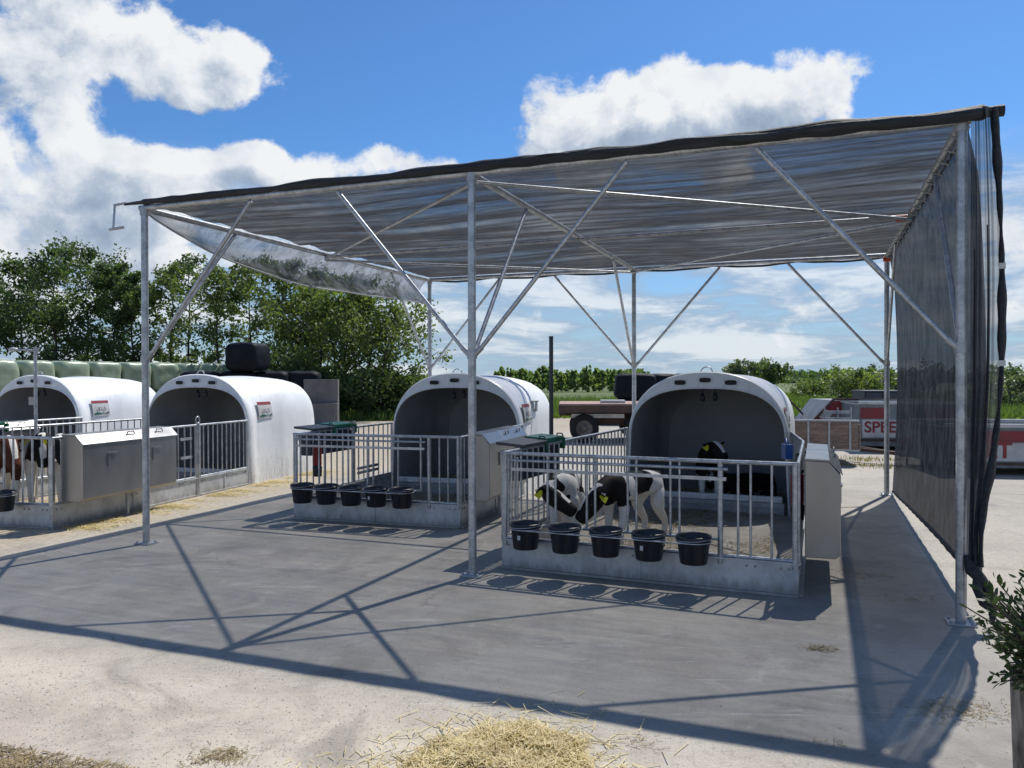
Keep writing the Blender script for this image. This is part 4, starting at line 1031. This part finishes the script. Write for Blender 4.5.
b = MB(); b.box(1.57, 1.60, 0, 1.3, .28, .75); b.box(.0, .03, .05, 1.3, .28, .75); b.box(0, 1.57, 1.3, 1.33, .28, .75); b.build('end_board', 'oldwood', wt)
wheel(wt, (.7, .2, .22), .22, .14); wheel(wt, (.7, 1.15, .22), .22, .14)
b = MB(); b.beam((1.5, .35, .28), (2.65, .1, .20), .06, .06); b.beam((1.5, .95, .28), (2.65, .1, .20), .06, .06); b.box(2.45, 2.75, .02, .18, .17, .27); b.tube([(2.6, .1, .0), (2.6, .1, .34)], .025, 8); b.build('drawbar', 'rust', wt)
b = MB(); b.box(0, .9, 0, .5, .0, .05, lambda p: p + Vector((6.75, 14.9, .0)));  
# rusty harrow among weeds
hw = empty('rusty_harrow', (7.0, 19.9, 0), R(12)); tag(hw, 'low rusty harrow frame standing behind the slatted wooden trailer', 'harrow')
b = MB()
for y in (0, .5, 1.0): b.beam((-.8, y, .52), (1.0, y, .52), .06, .06)
for x in (-.7, .1, .9): b.beam((x, 0, .58), (x, 1.0, .58), .05, .05)
b.beam((.1, 0, .6), (.1, .1, 1.05), .05, .05); b.beam((-.3, 0, .6), (.1, .08, 1.02), .04, .04); b.beam((.5, 0, .6), (.1, .08, 1.02), .04, .04); b.build('frame', 'rust', hw)
for i in range(7):
    b = MB(); x = -.75 + i * .27; b.tube([(x, .02, .5), (x, .12, .3), (x, .02, .12), (x, -.08, .01)], .014, 6); b.build('tine', 'rust', hw)
# small box trailer beyond
bx = empty('storage_crate', (9.35, 20.8, 0), R(-6)); bx.scale = (.85, 1, .9); tag(bx, 'dark blue-grey storage crate standing behind the lettered container', 'crate')
b = MB(); b.box(0, 1.2, 0, 1, .1, 1.35); b.build('body', 'tank', bx, .02)
b = MB(); b.box(-.03, 1.23, -.03, 1.03, 1.353, 1.40); b.build('lid', 'darkgrey', bx, .01)
b = MB(); 
for x in (.05, .55, 1.05): b.box(x, x + .1, .0, 1, 0, .098); b.box(x, x + .05, -.03, -.002, .12, 1.34)
b.build('rib', 'darkgrey', bx)
# chevron marker plate leaning against the container
mp = empty('warning_plate', (8.05, 16.35, 0), R(-6)); tag(mp, 'tilted red and white warning plate in front of the lettered container', 'warning plate')
for nm, pts, mt in (('plate', [(0, .25), (.28, .0), (.75, .35), (.45, .62)], 'whitepaint'), ('stripe', [(.28, .0), (.42, .105), (.16, .39), (.0, .25)], 'redpaint'), ('stripe', [(.56, .21), (.75, .35), (.45, .62), (.32, .52)], 'redpaint')):
    o = quadp(nm, pts, mt, mp, .02); o.location.y = 0 if nm == 'plate' else -.012
# green hose arm behind the right hutch
b = MB(); b.tube([(0, 0, 0), (0, 0, .75), (.05, 0, .95), (.18, 0, 1.06), (.34, 0, 1.0), (.42, 0, .82), (.42, 0, .66)], [.05, .05, .055, .06, .06, .055, .05], 10)
tag(b.build('green_pipe', 'green', loc=(5.75, 17.6, 0)), 'bent green pipe sticking up behind the right hutch', 'pipe')

# ------------------------------------------------------------------ vegetation
def leaves(rs, centers, radii, n, size, flat=1.0, aspect=.6):
    """leaf clumps gathered round branch ends"""
    idx = rs.randint(0, len(centers), n); c = np.asarray(centers)[idx]; r = np.asarray(radii)[idx][:, None]
    off = rs.normal(size=(n, 3)) * .42; off[:, 2] *= flat
    p = c + off * r
    a = rand_dirs(rs, n); t = rand_dirs(rs, n); b = np.cross(a, t); b /= np.linalg.norm(b, axis=1)[:, None] + 1e-6
    s = size * rs.uniform(.4, 1.6, n)[:, None]
    v, f = quads(p, a * s * .5, b * s * .5 * aspect)
    clump = rs.uniform(0, 1, len(centers))[idx]
    tint = np.clip(clump * .7 + rs.uniform(0, .3, n), 0, 1)
    return v, f, tint
def tree(loc, h, w, mat, label, group, seed, n=5200, size=.16, trunk=.10, low=.15, cat='tree', multi=1, shape=1.0, name='deciduous_tree', limbs=26):
    rs = np.random.RandomState(seed); root = empty(name, loc); tag(root, label, cat, group)
    b = MB(); cents = []; rads = []
    for k in range(multi):
        ox = rs.uniform(-.25, .25) * w if multi > 1 else 0; oy = rs.uniform(-.2, .2) * w if multi > 1 else 0
        pts = [(ox, oy, -.02)]; hh = h * rs.uniform(.85, .97) if k else h * .96
        for i in range(1, 8): pts.append((ox * (1 + i * .1) + rs.normal() * .035 * h * .2 + 0, oy + rs.normal() * .03 * h * .2, hh * i / 7))
        b.tube(pts, [trunk * (1 - i / 7.6) for i in range(8)], 7)
        cents.append(pts[-1]); rads.append(w * .10)
        for j in range(limbs // multi):
            t = low + (1 - low) * rs.uniform(0, 1) ** .8; i0 = min(6, int(t * 7)); fr = t * 7 - i0
            p0 = Vector(pts[i0]).lerp(Vector(pts[i0 + 1]), fr)
            an = rs.uniform(0, 2 * PI); prof = math.sin(PI * min(1, max(.08, (t - low * .6) / (1.02 - low * .6))) ** shape) ** .7
            L = w * .5 * (prof * rs.uniform(.65, 1.15) + .08)
            e = p0 + Vector((math.cos(an) * L, math.sin(an) * L, L * rs.uniform(.15, .75)))
            m_ = p0.lerp(e, .55) + Vector((0, 0, -.04 * L))
            rr = trunk * (1 - t) * .5 + .012
            b.tube([p0, m_, e], [rr, rr * .7, rr * .3], 5, False)
            for q in (.45, .75, 1.0):
                c = p0.lerp(e, q) + Vector(rs.normal(size=3)) * L * .10
                cents.append(tuple(c)); rads.append(w * rs.uniform(.085, .17) * (.7 + .4 * prof))
    b.build('trunk', 'bark', root)
    v, f, tint = leaves(rs, cents, rads, n, size)
    npmesh('crown', v, f, mat, tint, root)
    return root
tl = 'dark green alder-like tree in the row behind the green bales'
row = [(-28, 262, 38, 4.2, 'leafdark'), (22, 262, 40, 4.2, 'leafdark'), (55, 246, 38, 4.0, 'leafdark'), (88, 243, 41, 4.4, 'leafdark'), (113, 262, 39, 3.2, 'leafdark'), (133, 272, 38, 2.6, 'leafdark'),
       (172, 258, 38, 3.0, 'leafmid'), (190, 250, 41, 3.2, 'leafdark'), (218, 262, 38, 3.0, 'leafmid'), (250, 258, 39, 3.6, 'leafmid'), (284, 262, 36, 3.6, 'leafmid'), (312, 270, 37, 3.4, 'leafmid')]
pos_words = ['far left, cut by the photo edge', 'left of the tallest pair', 'left one of the tallest pair', 'tallest, above the first left hutch', 'right of the tallest pair', 'last dense one before the front left pole',
             'thin one just right of the front left pole', 'second thin one right of the front left pole', 'third thin one right of the front left pole', 'sparse one above the single black bale', 'tall one right of the single black bale', 'tall one above the concrete wall']
for i, (x, y, Y, w, mt) in enumerate(row):
    h = 1.6 + (378 - y) / 784 * Y
    sparse = 6 <= i <= 9
    tree(gp(x, Y), h, w, mt, f'{"sparse" if sparse else "leafy"} tree behind the bales, {pos_words[i]}', 'trees behind the bales', 100 + i, n=3300 if sparse else 7000, size=.125, low=.12 if not sparse else .2, trunk=.09, limbs=22 if sparse else 36)
tree(gp(358, 32), 5.3, 4.2, 'leafmid', 'broad bushy tree with a yellow-green crown reaching down to the yard, behind the middle pen', None, 150, n=12000, size=.11, low=.02, multi=4, trunk=.07, shape=.8, limbs=60)
tree(gp(330, 34), 5.9, 4.2, 'leafmid', 'bushy tree between the tall row and the broad yellow-green one', None, 151, n=5200, size=.15, low=.03, multi=3, trunk=.08, limbs=44)
for i, (x, w, h) in enumerate(((300, 3.0, 2.2), (350, 2.8, 1.7), (384, 2.4, 1.3), (405, 2.0, 1.2))):
    tree(gp(x, 31.5 + i * .2), h, w, 'leafdark', ['dark low bush beside the concrete wall', 'dark low bush under the broad tree', 'low bush under the right part of the broad tree', 'small bush at the right foot of the broad tree'][i], 'low bushes under the trees', 170 + i, n=3800, size=.12, low=.0, multi=3, trunk=.03, cat='bush', name='bush', limbs=30)
# dim undergrowth behind the bales
rs = np.random.RandomState(5); n = 26000
cx = rs.uniform(-42, -7, n); cy = rs.uniform(40, 46, n); cz = np.abs(rs.normal(size=n)) * .9
v, f = quads(np.stack([cx, cy, cz], 1), rand_dirs(rs, n) * .16, rand_dirs(rs, n) * .13)
tag(npmesh('undergrowth', v, f, 'leafdark', rs.uniform(0, 1, n)), None, None, None, 'stuff')
# young poplar row behind the field
prot = [tree((0, 0, 0), 2.7, 1.25, 'leaflight', 'x', 'x', 300 + i, n=3600, size=.20, low=.0, trunk=.02, limbs=30, shape=.35, multi=3, name='willow_tree') for i in range(3)]
k = 0
for i in range(21):
    x = 496 + i * 6.6; Y = 92 + 6 * (i % 2)
    o = prot[i] if i < 3 else copy_tree(prot[i % 3])
    o.location = gp(x, Y); s_ = .86 + .2 * ((i * 37) % 10) / 10; o.scale = (s_, s_, s_ * (1.05 + .08 * math.sin(i))); o.rotation_euler.z = i * 1.3
    tag(o, 'young pale green willow in the row across the field', 'tree', 'young willows across the field')
# far trees on the right
far = [(735, 367, 95, 3.2, 'leafgrey', 'grey-green tree with thin crown, left of the round pair above the right hutch'), (757, 365, 95, 3.6, 'leafgrey', 'grey-green round tree above the right hutch, left of the pair'), (773, 368, 90, 3.4, 'leafdark', 'round tree above the right hutch, right of the pair'),
       (832, 374, 160, 3.0, 'leafdark', 'dark small round tree on the horizon between the right hutch and the net'), (838, 372, 110, 1.6, 'leaflight', 'thin upright tree left of the bright bushy one by the back right pole'),
       (868, 374, 80, 3.8, 'leafgrey', 'bright green bushy tree by the back right pole'), (852, 378, 75, 3.2, 'leaflight', 'small bright bush left of the bushy tree by the back right pole'), (1008, 374, 120, 6, 'leafdark', 'dark tree clump on the horizon at the right photo edge'), (930, 374, 100, 6, 'leafdark', 'dark tree seen through the side net')]
for i, (x, y, Y, w, mt, lab) in enumerate(far):
    tree(gp(x, Y), 1.6 + (378 - y) / 784 * Y, w, mt, lab, None, 400 + i, n=1700, size=.26, low=.08 if i > 2 else .3, trunk=.08, limbs=24)
for i, (x, Y, w, h) in enumerate(((842, 52, 2.8, 1.35), (858, 46, 2.2, 1.3), (872, 44, 2.6, 1.95), (888, 47, 2.6, 1.6), (816, 60, 3.0, .9), (1012, 40, 3.4, 1.1))):
    tree(gp(x, Y), h, w, 'leafmid' if i % 2 == 0 else 'leafgrey', ['green low bush left of the back right pole, farthest left of its cluster', 'grey-green bush second in the cluster left of the back right pole', 'tallest green bush right next to the back right pole', 'grey-green bush behind the back right pole', 'low green bush in the field right of the right hutch', 'grey-green bush beyond the container at the right edge'][i], 'bushes in the rough field', 450 + i, n=2600, size=.13, low=.0, multi=3, trunk=.03, cat='bush', name='bush', limbs=30)
rs = np.random.RandomState(9); n = 42000
cx = rs.uniform(-40, 420, n); cy = rs.uniform(230, 330, n); hmax = 1.8 + 1.2 * np.sin(cx * .07) + 1.0 * np.sin(cx * .19 + 1) + .8 * np.sin(cx * .53)
cz = rs.uniform(0, 1, n) ** .8 * np.clip(hmax, .8, 5)
v, f = quads(np.stack([cx, cy, cz], 1), rand_dirs(rs, n) * .8, rand_dirs(rs, n) * .6)
tag(npmesh('far_wood', v, f, 'leafdark', rs.uniform(0, 1, n)), None, None, None, 'stuff')
# rough shrubby growth between field and machinery
rs = np.random.RandomState(10); n = 22000
cy = rs.uniform(24, 75, n); cx = cy * rs.uniform(.33, .85, n); hm = .22 + .30 * (np.sin(cx * .9) + np.sin(cy * .45 + cx * .3) + 1.4) / 2
cz = rs.uniform(0, 1, n) * hm * (cy / 45) ** .6
v, f = quads(np.stack([cx, cy, cz * .42], 1), rand_dirs(rs, n) * .10, rand_dirs(rs, n) * .08)
tag(npmesh('undergrowth', v, f, 'grassblade', rs.uniform(0, 1, n)), None, None, None, 'stuff')
# grass at the yard's edge
def blades(name, xs, ys, hs, w, mat, rs):
    n = len(xs); lean = rs.normal(size=(n, 2)) * .35; a = rs.uniform(0, 2 * PI, n); dx = np.cos(a) * w; dy = np.sin(a) * w
    v = np.empty((n, 3, 3)); z0 = np.full(n, -.02)
    v[:, 0] = np.stack([xs - dx, ys - dy, z0], 1); v[:, 1] = np.stack([xs + dx, ys + dy, z0], 1); v[:, 2] = np.stack([xs + lean[:, 0] * hs, ys + lean[:, 1] * hs, hs], 1)
    return tag(npmesh(name, v.reshape(-1, 3), np.arange(n * 3).reshape(-1, 3), mat, rs.uniform(0, 1, n)), None, None, None, 'stuff')
n = 60000; ys = 29.5 + rs.uniform(0, 1, n) ** 1.5 * 30; xs = ys * rs.uniform(-.62, .75, n)
keep = ys > 30.6 - np.clip(xs - 12, 0, 12) * .45 + np.sin(xs * .31)
blades('field_grass', xs[keep], ys[keep], rs.uniform(.12, .5, n)[keep], .03, 'grassblade', rs)
n = 6000; ys = rs.uniform(13.5, 16, n); xs = rs.uniform(4.6, 12, n); m_ = np.sin(xs * 2.1) + np.sin(ys * 5 + xs) > .5
blades('dry_grass', xs[m_], ys[m_], rs.uniform(.02, .09, n)[m_], .01, 'drygrass', rs)

# ------------------------------------------------------------------ laurel in planter at the right edge
pt = empty('potted_laurel', (1.785, 2.42, 0)); tag(pt, 'laurel bush in a tall dark stone-look planter at the right edge of the photo', 'plant')
b = MB(); b.box(-.155, .155, -.155, .155, 0, .66, lambda p: Vector((p.x * (.9 if p.z < .1 else 1), p.y * (.9 if p.z < .1 else 1), p.z))); b.build('planter', simple('woven_planter', (.26, .235, .21), (.07, .06, .052), .85, 0, 34, .8, .02, .1, 8, (1, 1, .35)), pt, .012)
b = MB(); b.box(-.14, .14, -.14, .14, .661, .67); b.build('soil', 'soil', pt)
rs = np.random.RandomState(21); b = MB(); P = []; D = []
for i in range(210):
    an = rs.uniform(0, 2 * PI); L = rs.uniform(.10, .37); el_ = rs.uniform(.0, 1.35)
    p0 = Vector((math.cos(an) * .07, math.sin(an) * .07, .655)); e = p0 + Vector((math.cos(an) * math.cos(el_), math.sin(an) * math.cos(el_), math.sin(el_) + .02)) * L * (.8 if el_ < .5 else 1)
    b.tube([p0, p0.lerp(e, .5) + Vector((0, 0, .02)), e], [.005, .004, .002], 5, False)
    d = (e - p0).normalized()
    for q in np.linspace(.12, 1.03, 22):
        P.append(p0.lerp(e, q)); dd = Vector(rs.normal(size=3)); dd = (dd - d * dd.dot(d)).normalized(); D.append((dd + d * .9).normalized())
b.build('stems', 'bark', pt)
vs = []; fs = []
for p, d in zip(P, D):
    L = rs.uniform(.022, .042); w = L * .18; s_ = d.cross(Vector(rs.normal(size=3))).normalized(); nrm = d.cross(s_) * L * .06; k = len(vs)
    vs += [p, p + d * L * .35 + s_ * w - nrm, p + d * L * .7 + s_ * w * .9 - nrm, p + d * L, p + d * L * .7 - s_ * w * .9 - nrm, p + d * L * .35 - s_ * w - nrm]
    fs.append([k, k + 1, k + 2, k + 3, k + 4, k + 5])
npmesh('foliage', [tuple(v) for v in vs], fs, 'laurel', rs.uniform(0, 1, len(fs)), pt)

# ------------------------------------------------------------------ straw and small debris
def straw(name, xs, ys, zs, L, w, mat, rs, up=.25):
    n = len(xs); a = rs.uniform(0, 2 * PI, n); el_ = rs.normal(size=n) * up; L = L * rs.uniform(.4, 1.2, n)
    d = np.stack([np.cos(a) * np.cos(el_), np.sin(a) * np.cos(el_), np.sin(el_)], 1) * (L / 2)[:, None]
    s_ = np.stack([-np.sin(a), np.cos(a), rs.normal(size=n) * .4], 1) * w * .5
    c = np.stack([xs, ys, np.maximum(zs, np.abs(d[:, 2]) + .003)], 1)
    v = np.empty((n, 4, 3)); v[:, 0] = c - d - s_; v[:, 1] = c + d - s_; v[:, 2] = c + d + s_; v[:, 3] = c - d + s_
    return tag(npmesh(name, v.reshape(-1, 3), np.arange(n * 4).reshape(-1, 4), mat, rs.uniform(0, 1, n)), None, None, None, 'stuff')
rs = np.random.RandomState(31)
# pile by the camera
PC = (-.04, 3.14)
def pile_h(x, y):
    th = np.arctan2(y - PC[1], x - PC[0])
    q = (((x - PC[0]) / .42) ** 2 + ((y - PC[1]) / .45) ** 2) ** .5 * (1 + .10 * np.sin(th * 3 + 1) + .07 * np.sin(th * 7) + .05 * np.sin(th * 12 + 2))
    nn = np.sin(x * 13 + 1) * np.sin(y * 15) + .6 * np.sin(x * 31 + y * 9) * np.sin(y * 27 - x * 12)
    return np.clip(1 - q, 0, 1) ** .8 * .048 * (1 + .5 * nn) + np.clip(.6 - q, 0, 1) * .006
b = MB(); b.grid(lambda u, v: (PC[0] + (u - .5) * 1.1, PC[1] + (v - .5) * 1.0, float(pile_h(PC[0] + (u - .5) * 1.1, PC[1] + (v - .5) * 1.0)) - .006), 40, 40)
tag(b.build('straw_pile', 'dirtystraw'), None, None, None, 'stuff')
n = 15000; x = PC[0] + rs.normal(size=n) * .235; y = PC[1] + rs.normal(size=n) * .23; h = pile_h(x, y); kp = (h > .0) | (rs.uniform(size=n) < .07)
straw('straw', x[kp], y[kp], (h + rs.uniform(-.004, .016, n) + np.abs(rs.normal(size=n)) * .006)[kp], .065, .0034, 'straw', rs, .26)
n = 900; x = PC[0] + rs.normal(size=n) * .24; y = PC[1] + rs.normal(size=n) * .27; straw('straw', x, y, pile_h(x, y) + rs.uniform(0, .015, n), .13, .0042, 'straw', rs, .12)
n = 900; x = rs.normal(size=n) * .3 - .35; y = 3.05 + rs.normal(size=n) * .15; straw('straw', x, y, np.full(n, .006), .06, .0035, 'straw', rs, .1)
# bottom left corner
n = 2600; x = rs.uniform(-2.6, -1.5, n); y = 2.95 + rs.uniform(0, 1, n) ** 2 * .25 + (-x - 1.5) * .30; straw('dirty_straw', x, y, np.full(n, .006), .06, .0035, 'dirtystraw', rs, .12)
# little scattered patches
for (px_, py_, r_, n, mt) in ((220, 757, .07, 260, 'dirtystraw'), (820, 650, .05, 160, 'dirtystraw'), (965, 712, .14, 330, 'dirtystraw'), (920, 600, .1, 60, 'dirtystraw'), (860, 575, .16, 160, 'dirtystraw'), (640, 745, .05, 30, 'dirtystraw'), (830, 745, .04, 20, 'dirtystraw')):
    Y = 1254 / (py_ - 378.4); cx_ = (px_ - 512) / 784 * Y
    straw('dirty_straw', cx_ + rs.normal(size=n) * r_, Y + rs.normal(size=n) * r_ * .6, np.full(n, .005), .035, .0028, mt, rs, .1)
# strip along the left pen and in front of the hutch
n = 9000; a = rs.uniform(-.3, 5.5, n); o_ = .12 + np.abs(rs.normal(size=n)) * .25; cl = np.sin(a * 5.3) + np.sin(a * 13) + rs.normal(size=n) * .7 > .4
x = LFR[0] + LD.x * a - LU.x * o_; y = LFR[1] + LD.y * a - LU.y * o_
straw('dirty_straw', x[cl], y[cl], rs.uniform(.004, .02, n)[cl], .08, .005, 'straw', rs, .15)
# bedding inside the pens
def bedding(c, u, v, w, d, n, name='straw_bedding', mt='dirtystraw', z=.02):
    s_ = rs.uniform(-.5, .5, n) * w; t_ = rs.uniform(0, 1, n) * d
    m_ = np.sin(s_ * 4 + c[0]) + np.sin(t_ * 3.3 + s_ * 2) + rs.normal(size=n) * .8 > .0
    straw(name, (c[0] + u[0] * s_ + v[0] * t_)[m_], (c[1] + u[1] * s_ + v[1] * t_)[m_], rs.uniform(.004, z, n)[m_], .09, .005, mt, rs, .2)
for kx, d_ in (('R', 3.3), ('M', 2.2), ('L2', 3.4)):
    hu = HU[kx]; a = hu.rotation_euler.z; u_ = (math.cos(a), math.sin(a)); v_ = (math.sin(a), -math.cos(a))
    bedding(hu.location, u_, v_, 1.9, d_, 7000 if kx != 'L2' else 9000, mt='dirtystraw' if kx != 'L2' else 'straw', z=.05 if kx == 'L2' else .02)
    bedding(hu.location, u_, (-v_[0], -v_[1]), 1.7, 1.5, 5000, mt='straw', z=.12)
# gravel grit in the open front
n = 3800; x = rs.uniform(-3.2, 2.4, n); y = 2.6 + rs.uniform(0, 1, n) * 2.0; kp = (x * .364 + y * .931) < 3.75 + rs.normal(size=n) * .12
x = x[kp]; y = y[kp]; n = len(x); r_ = .0022 + .0035 * rs.uniform(0, 1, n) ** 3
base = np.array([(1, 0, 0), (-.5, .87, 0), (-.5, -.87, 0), (0, 0, 1)]); v = np.empty((n, 4, 3)); an = rs.uniform(0, 6.3, n)
for k in range(4):
    bx_, by_, bz_ = base[k]; v[:, k] = np.stack([x + (bx_ * np.cos(an) - by_ * np.sin(an)) * r_ * 1.2, y + (bx_ * np.sin(an) + by_ * np.cos(an)) * r_, .001 + bz_ * r_], 1)
f = np.concatenate([np.arange(n)[:, None] * 4 + np.array(t_) for t_ in ((0, 1, 3), (1, 2, 3), (2, 0, 3))])
tag(npmesh('gravel', v.reshape(-1, 3), f, 'gravelstone', rs.uniform(0, 1, len(f))), None, None, None, 'stuff')
